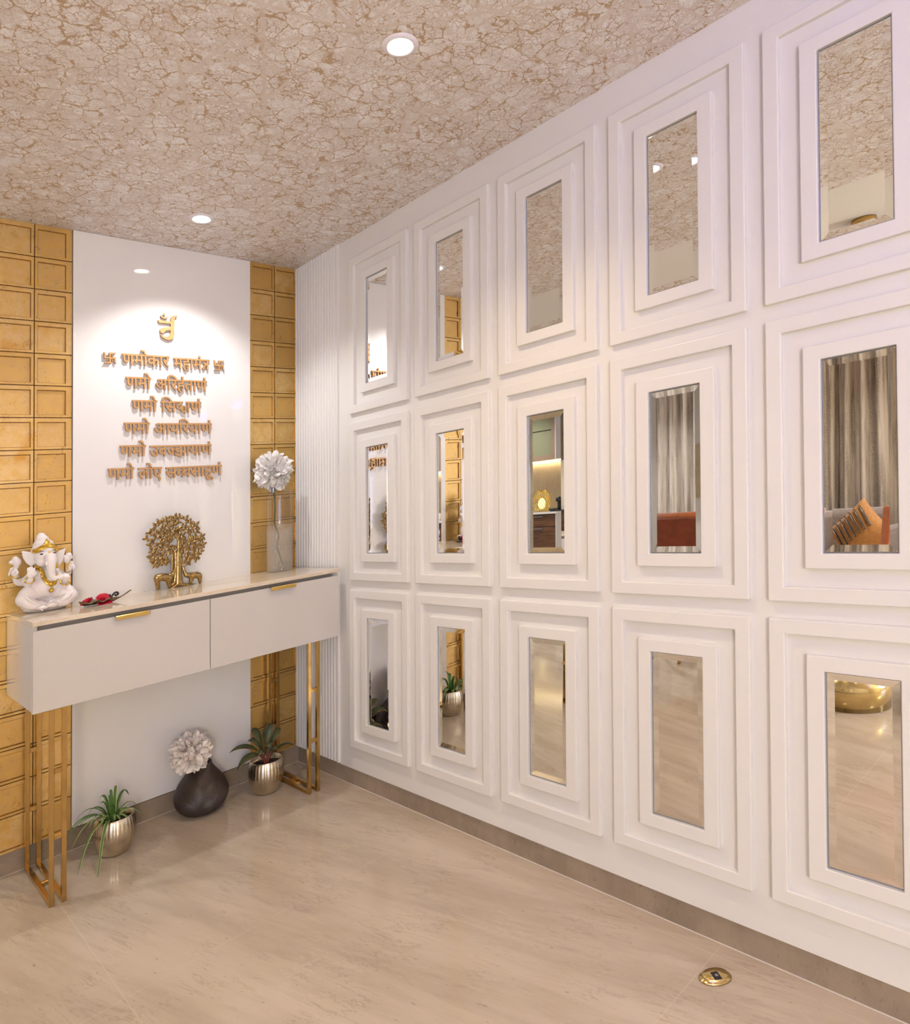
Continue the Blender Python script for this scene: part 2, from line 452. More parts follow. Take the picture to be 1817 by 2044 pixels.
def glass():
    t = NT('clear_glass'); tr = t.n('ShaderNodeBsdfTransparent'); tr.inputs[0].default_value = (.955, .95, .94, 1)
    z = t.sep(t.obj())[2]
    vr = t.vor(t.obj(), 260)
    low = t.step(z, .20, .26, 1, 0)
    nr = t.bump(t.math('MULTIPLY', vr, low), .9, .004)
    gs = t.n('ShaderNodeBsdfGlossy'); gs.inputs['Roughness'].default_value = .02; t.l(nr, gs.inputs['Normal'])
    fr = t.n('ShaderNodeLayerWeight'); t.l(nr, fr.inputs['Normal'])
    mx = t.n('ShaderNodeMixShader'); t.l(t.math('MULTIPLY_ADD', t.math('POWER', fr.outputs['Facing'], 3.2), .75, .05), mx.inputs[0]); t.l(tr.outputs[0], mx.inputs[1]); t.l(gs.outputs[0], mx.inputs[2])
    df = t.n('ShaderNodeBsdfDiffuse'); df.inputs[0].default_value = (.8, .79, .76, 1); t.l(nr, df.inputs['Normal'])
    m2 = t.n('ShaderNodeMixShader'); t.l(t.math('MULTIPLY', t.step(vr, .02, .22, .34, .08), low), m2.inputs[0])
    t.l(mx.outputs[0], m2.inputs[1]); t.l(df.outputs[0], m2.inputs[2]); t.l(m2.outputs[0], t.out.inputs[0])
    return t.m
M['violet'] = emit('added_violet_glow', VIOLET_C, VIOLET_E)
M['glass'] = glass()

# ================================================================ the room
H = 2.7
XL, YB, YF = -5.75, 4.0, -6.6          # far left wall, far wall, wall behind the camera
WX = lambda u, v, d: (-d, u, v)        # on the mirrored wall: u = y, v = z, d = height off the wall
WB = lambda u, v, d: (u, -d, v)        # on the gold wall: u = x, v = z

struct(MB().box(XL - .2, .2, YF - .2, YB + .2, -.12, 0).build('floor', M['floor']))
c = MB(); c.box(-1.727, .2, YF - .2, .2, H, H + .12); struct(c.build('ceiling', M['paper']))
c = MB(); c.box(XL - .2, -1.727, YF - .2, YB + .2, H, H + .12); c.box(-1.727, .2, .2, YB + .2, H, H + .12)
struct(c.build('ceiling_plain', M['ceil2']))
struct(MB().box(0, .2, YF - .2, .2, 0, H).build('wall_right', M['paint']))
struct(MB().box(-1.405, 0, 0, .2, 0, H).build('wall_back', M['wall']))
struct(MB().box(XL - .2, XL, YF - .2, YB + .2, 0, H).build('wall_left', M['wall']))
struct(MB().box(XL, .2, YB, YB + .2, 0, H).build('wall_far', M['wall']))
w = MB()                                # wall behind the camera, with one added window
w.box(XL, -5.4, YF - .2, YF, 0, H); w.box(-3.6, .2, YF - .2, YF, 0, H); w.box(-5.4, -3.6, YF - .2, YF, 0, .25); w.box(-5.4, -3.6, YF - .2, YF, 2.6, H)
struct(w.build('wall_front', M['wall']))
f = MB()
for x in (-5.4, -4.53, -3.66): f.box(x, x + .06, YF - .13, YF - .07, .25, 2.6)
f.box(-5.4, -3.6, YF - .13, YF - .07, .25, .31); f.box(-5.4, -3.6, YF - .13, YF - .07, 2.54, 2.6)
struct(f.build('added_window_1', M['white_trim']))  # frame of the added window

# skirtings
b = MB().box(-1.405, 0, -.010, 0, 0, .089); b.m = 1; b.box(-1.405, 0, -.0125, -.010, 0, .0012); struct(b.build('baseboard_back', [M['skirt'], M['grout']]))
b = MB().box(-.004, 0, YF, -.010, 0, .082); b.m = 1; b.box(-.0075, -.004, YF, -.0125, 0, .0012); struct(b.build('baseboard_right', [M['skirt'], M['grout']]))
# white panelling board that overhangs the skirting
struct(MB().box(-.011, 0, YF, -.4215, .082, H).build('trim_1', M['paint']))

# gold tile strips
def tiles(name, cols, x0, x1):
    s = MB(); rt_ = random.Random(len(name) + int(-x0 * 10))
    s.m = 1; s.box(x0, x1, -.004, 0, .089, H)
    s.m = 0
    zs = [H]; z = 2.5595
    while z > .12: zs.append(z); z -= .1367
    zs.append(.089)
    if zs[-2] - zs[-1] < .05: zs.pop(-2)
    for (a, b, ra, rb) in cols:
        for k in range(len(zs) - 1):
            t, bo = zs[k] - (.0 if k == 0 else .0017), zs[k + 1] + .0017
            rt = t - (.017 if k else .02); rbm = bo + .0105
            n0 = len(s.f); s.m = 0
            s.frame(a, b, bo, t, ra, rb, rbm, rt, WB, .003, .0145)
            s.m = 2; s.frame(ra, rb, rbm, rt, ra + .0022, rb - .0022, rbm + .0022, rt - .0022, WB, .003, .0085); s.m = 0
            s.add([WB(ra, rbm, .0055), WB(rb, rbm, .0055), WB(rb, rt, .0055), WB(ra, rt, .0055)], [(0, 1, 2, 3)])
            tone = rt_.random()
            for fi in range(n0, len(s.f)): s.uv[fi] = [(tone, .5)] * len(s.f[fi])
    return struct(s.build(name, [M['gold'], M['groove'], M['patina_shade']], bevel=.0008, seg=1))
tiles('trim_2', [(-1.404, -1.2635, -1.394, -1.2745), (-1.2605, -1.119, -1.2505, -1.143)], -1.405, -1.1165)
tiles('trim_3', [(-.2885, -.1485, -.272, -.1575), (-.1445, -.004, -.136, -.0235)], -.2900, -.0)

# reeded strip between the gold wall and the mirrored panelling
s = MB(); n = 16; L = .4175; pitch = L / n
pr = [(-.0, .0)]
pts = []
for k in range(n):
    y0 = -k * pitch
    for t, d in ((0, .006), (.10, .0135), (.22, .0185), (.5, .021), (.78, .0185), (.90, .0135)):
        pts.append((y0 - t * pitch, d))
pts.append((-L, .006)); pts.append((-L, 0)); pts.insert(0, (0, 0))
s.prism(pts, lambda u, v, d: (-v, u, d), .089, H)
s.box(-.0225, 0, -L - .004, -L, .089, H)
struct(s.build('trim_4', M['paint']))

# ---------------------------------------------------------------- mirror panels
COLW = ['closest to the ribbed corner strip', 'second out from the ribbed corner strip', 'in the middle column', 'second in from the outer edge', 'at the outer edge of the photo']
REF = [['white lettered panel', 'gold tile and a round downlight', 'patterned ceiling above a plain white patch', 'round downlight and bright white patch', 'patterned ceiling and a brass ceiling spotlight'],
       ['bronze letters and brass tree', 'gold tiles and white statue', 'walnut drawers and lit backsplash', 'pale curtain and orange chair back', 'curtain and mustard cushion'],
       ['red-edged plant and shaded panel', 'spider plant in its champagne pot', 'bare floor with a pale streak', 'bare floor with a chair leg', 'floor and brass pedestal foot']]
ROWN = ['top row', 'middle row', 'bottom row']
def mirror_panel(r, c):
    z0 = .3237 + (2 - r) * .8129; y1 = -(.663 + c * .4969); y0 = y1 - .1692; z1 = z0 + .5067
    t = thing('mirror_panel', f'tall mirror in stepped white frame, {ROWN[r]}, showing {REF[r][c]}', 'mirror', (-.011, (y0 + y1) / 2, z0 - .129), 0, 'mirror panels on the white wall')
    l = t.location
    fn = lambda u, v, d: (-d, u - l.y, v - l.z)
    o = MB().frame(y0 - .1385, y1 + .1375, z0 - .129, z1 + .13, y0 - .097, y1 + .096, z0 - .09, z1 + .09, fn, -.004, .016)
    o.build('outer_frame', M['paint'], t, bevel=.003)
    o = MB().frame(y0 - .0445, y1 + .0425, z0 - .0395, z1 + .0395, y0, y1, z0, z1, fn, -.004, .016)
    o.build('inner_frame', M['paint'], t, bevel=.0025)
    e = MB().frame(y0 - .003, y1 + .003, z0 - .003, z1 + .003, y0 + .0035, y1 - .0035, z0 + .0035, z1 - .0035, fn, -.002, .0055)
    e.build('edge_channel', M['edge'], t)
    a0, a1, b0, b1 = y0 + .0035, y1 - .0035, z0 + .0035, z1 - .0035; bw = .0175; de, dc = .0050, .0034
    q = [(a0, b0), (a1, b0), (a1, b1), (a0, b1)]; h = [(a0 + bw, b0 + bw), (a1 - bw, b0 + bw), (a1 - bw, b1 - bw), (a0 + bw, b1 - bw)]
    vs = [fn(u, v, de) for u, v in q] + [fn(u, v, dc) for u, v in h]
    g = MB().add(vs, [(4, 5, 6, 7)])
    g.build('mirror_glass', M['mirror'], t, recalc=False)
    g = MB().add(vs, [(k, (k + 1) % 4, 4 + (k + 1) % 4, 4 + k) for k in range(4)])
    g.build('mirror_border', M['mirror'], t, recalc=False)
for r in range(3):
    for c_ in range(5): mirror_panel(r, c_)

# ---------------------------------------------------------------- downlights
def downlight(x, y, label, e, col, group, rot=0):
    t = thing('downlight', label, 'downlight', (x, y, H), rot, group)
    b = MB(); n = 48
    prof = [(.0355, -.0005), (.0365, -.006), (.040, -.0075), (.049, -.0045), (.0525, -.0005)]
    b.lathe(prof, n, cap0=False, cap1=False); b.build('trim_ring', M['white_trim'], t)
    b = MB().lathe([(.0356, -.0006), (.0356, -.0022), (.03, -.0034)], 40); b.build('lamp_lens', M['lens'], t)
    l = bpy.data.lights.new('downlight_beam', 'SPOT'); l.energy = e; l.color = col; l.spot_size = R(118); l.spot_blend = .55 if e == PANEL_E else .95; l.shadow_soft_size = .028
    o = bpy.data.objects.new('downlight_beam', l); COL.objects.link(o); o.parent = t; o.location = (0, 0, -.012)
    return t
downlight(-.7046, -1.7687, 'lit round downlight in the wallpapered ceiling, out over the open floor', SPOT_E, SPOT_C, 'entrance downlights')
downlight(-.7065, -.395, 'lit round downlight in the wallpapered ceiling close to the lettered panel', PANEL_E, PANEL_C, 'entrance downlights')
downlight(-.7056, -3.15, 'lit round downlight in the wallpapered ceiling above the photographer', SPOT_E * .08, SPOT_C, 'entrance downlights')
for x, y in ((-2.9, .6), (-4.6, .6), (-4.6, -1.6), (-2.9, -3.6), (-4.6, -3.6), (-4.6, 2.6), (-2.9, 2.6)):  # added ceiling lights, unseen, that raise the light level
    downlight(x, y, 'added unseen downlight in the plain white living room ceiling', LIV_E, LIV_C, 'added living room downlights')

# added violet-blue tint light under the ceiling edge, unseen beside and behind the camera
ld = thing('added_violet_light', 'added violet-blue tint light along the edge of the wallpapered ceiling', 'added light', (-1.80, -4.55, H))
MB().box(-.03, .03, -1.5, 1.5, -.030, -.0005).build('housing', M['white_trim'], ld); MB().box(.0302, .036, -1.49, 1.49, -.028, -.004).build('diffuser', M['violet'], ld)

# ---------------------------------------------------------------- white lettered panel
t = tag(MB().box(-1.117, -.2905, -.022, -.0005, .098, 2.699).build('wall_panel', M['panelw'], bevel=.001),
        'tall glossy white back panel between the two gold tile strips', 'wall panel')

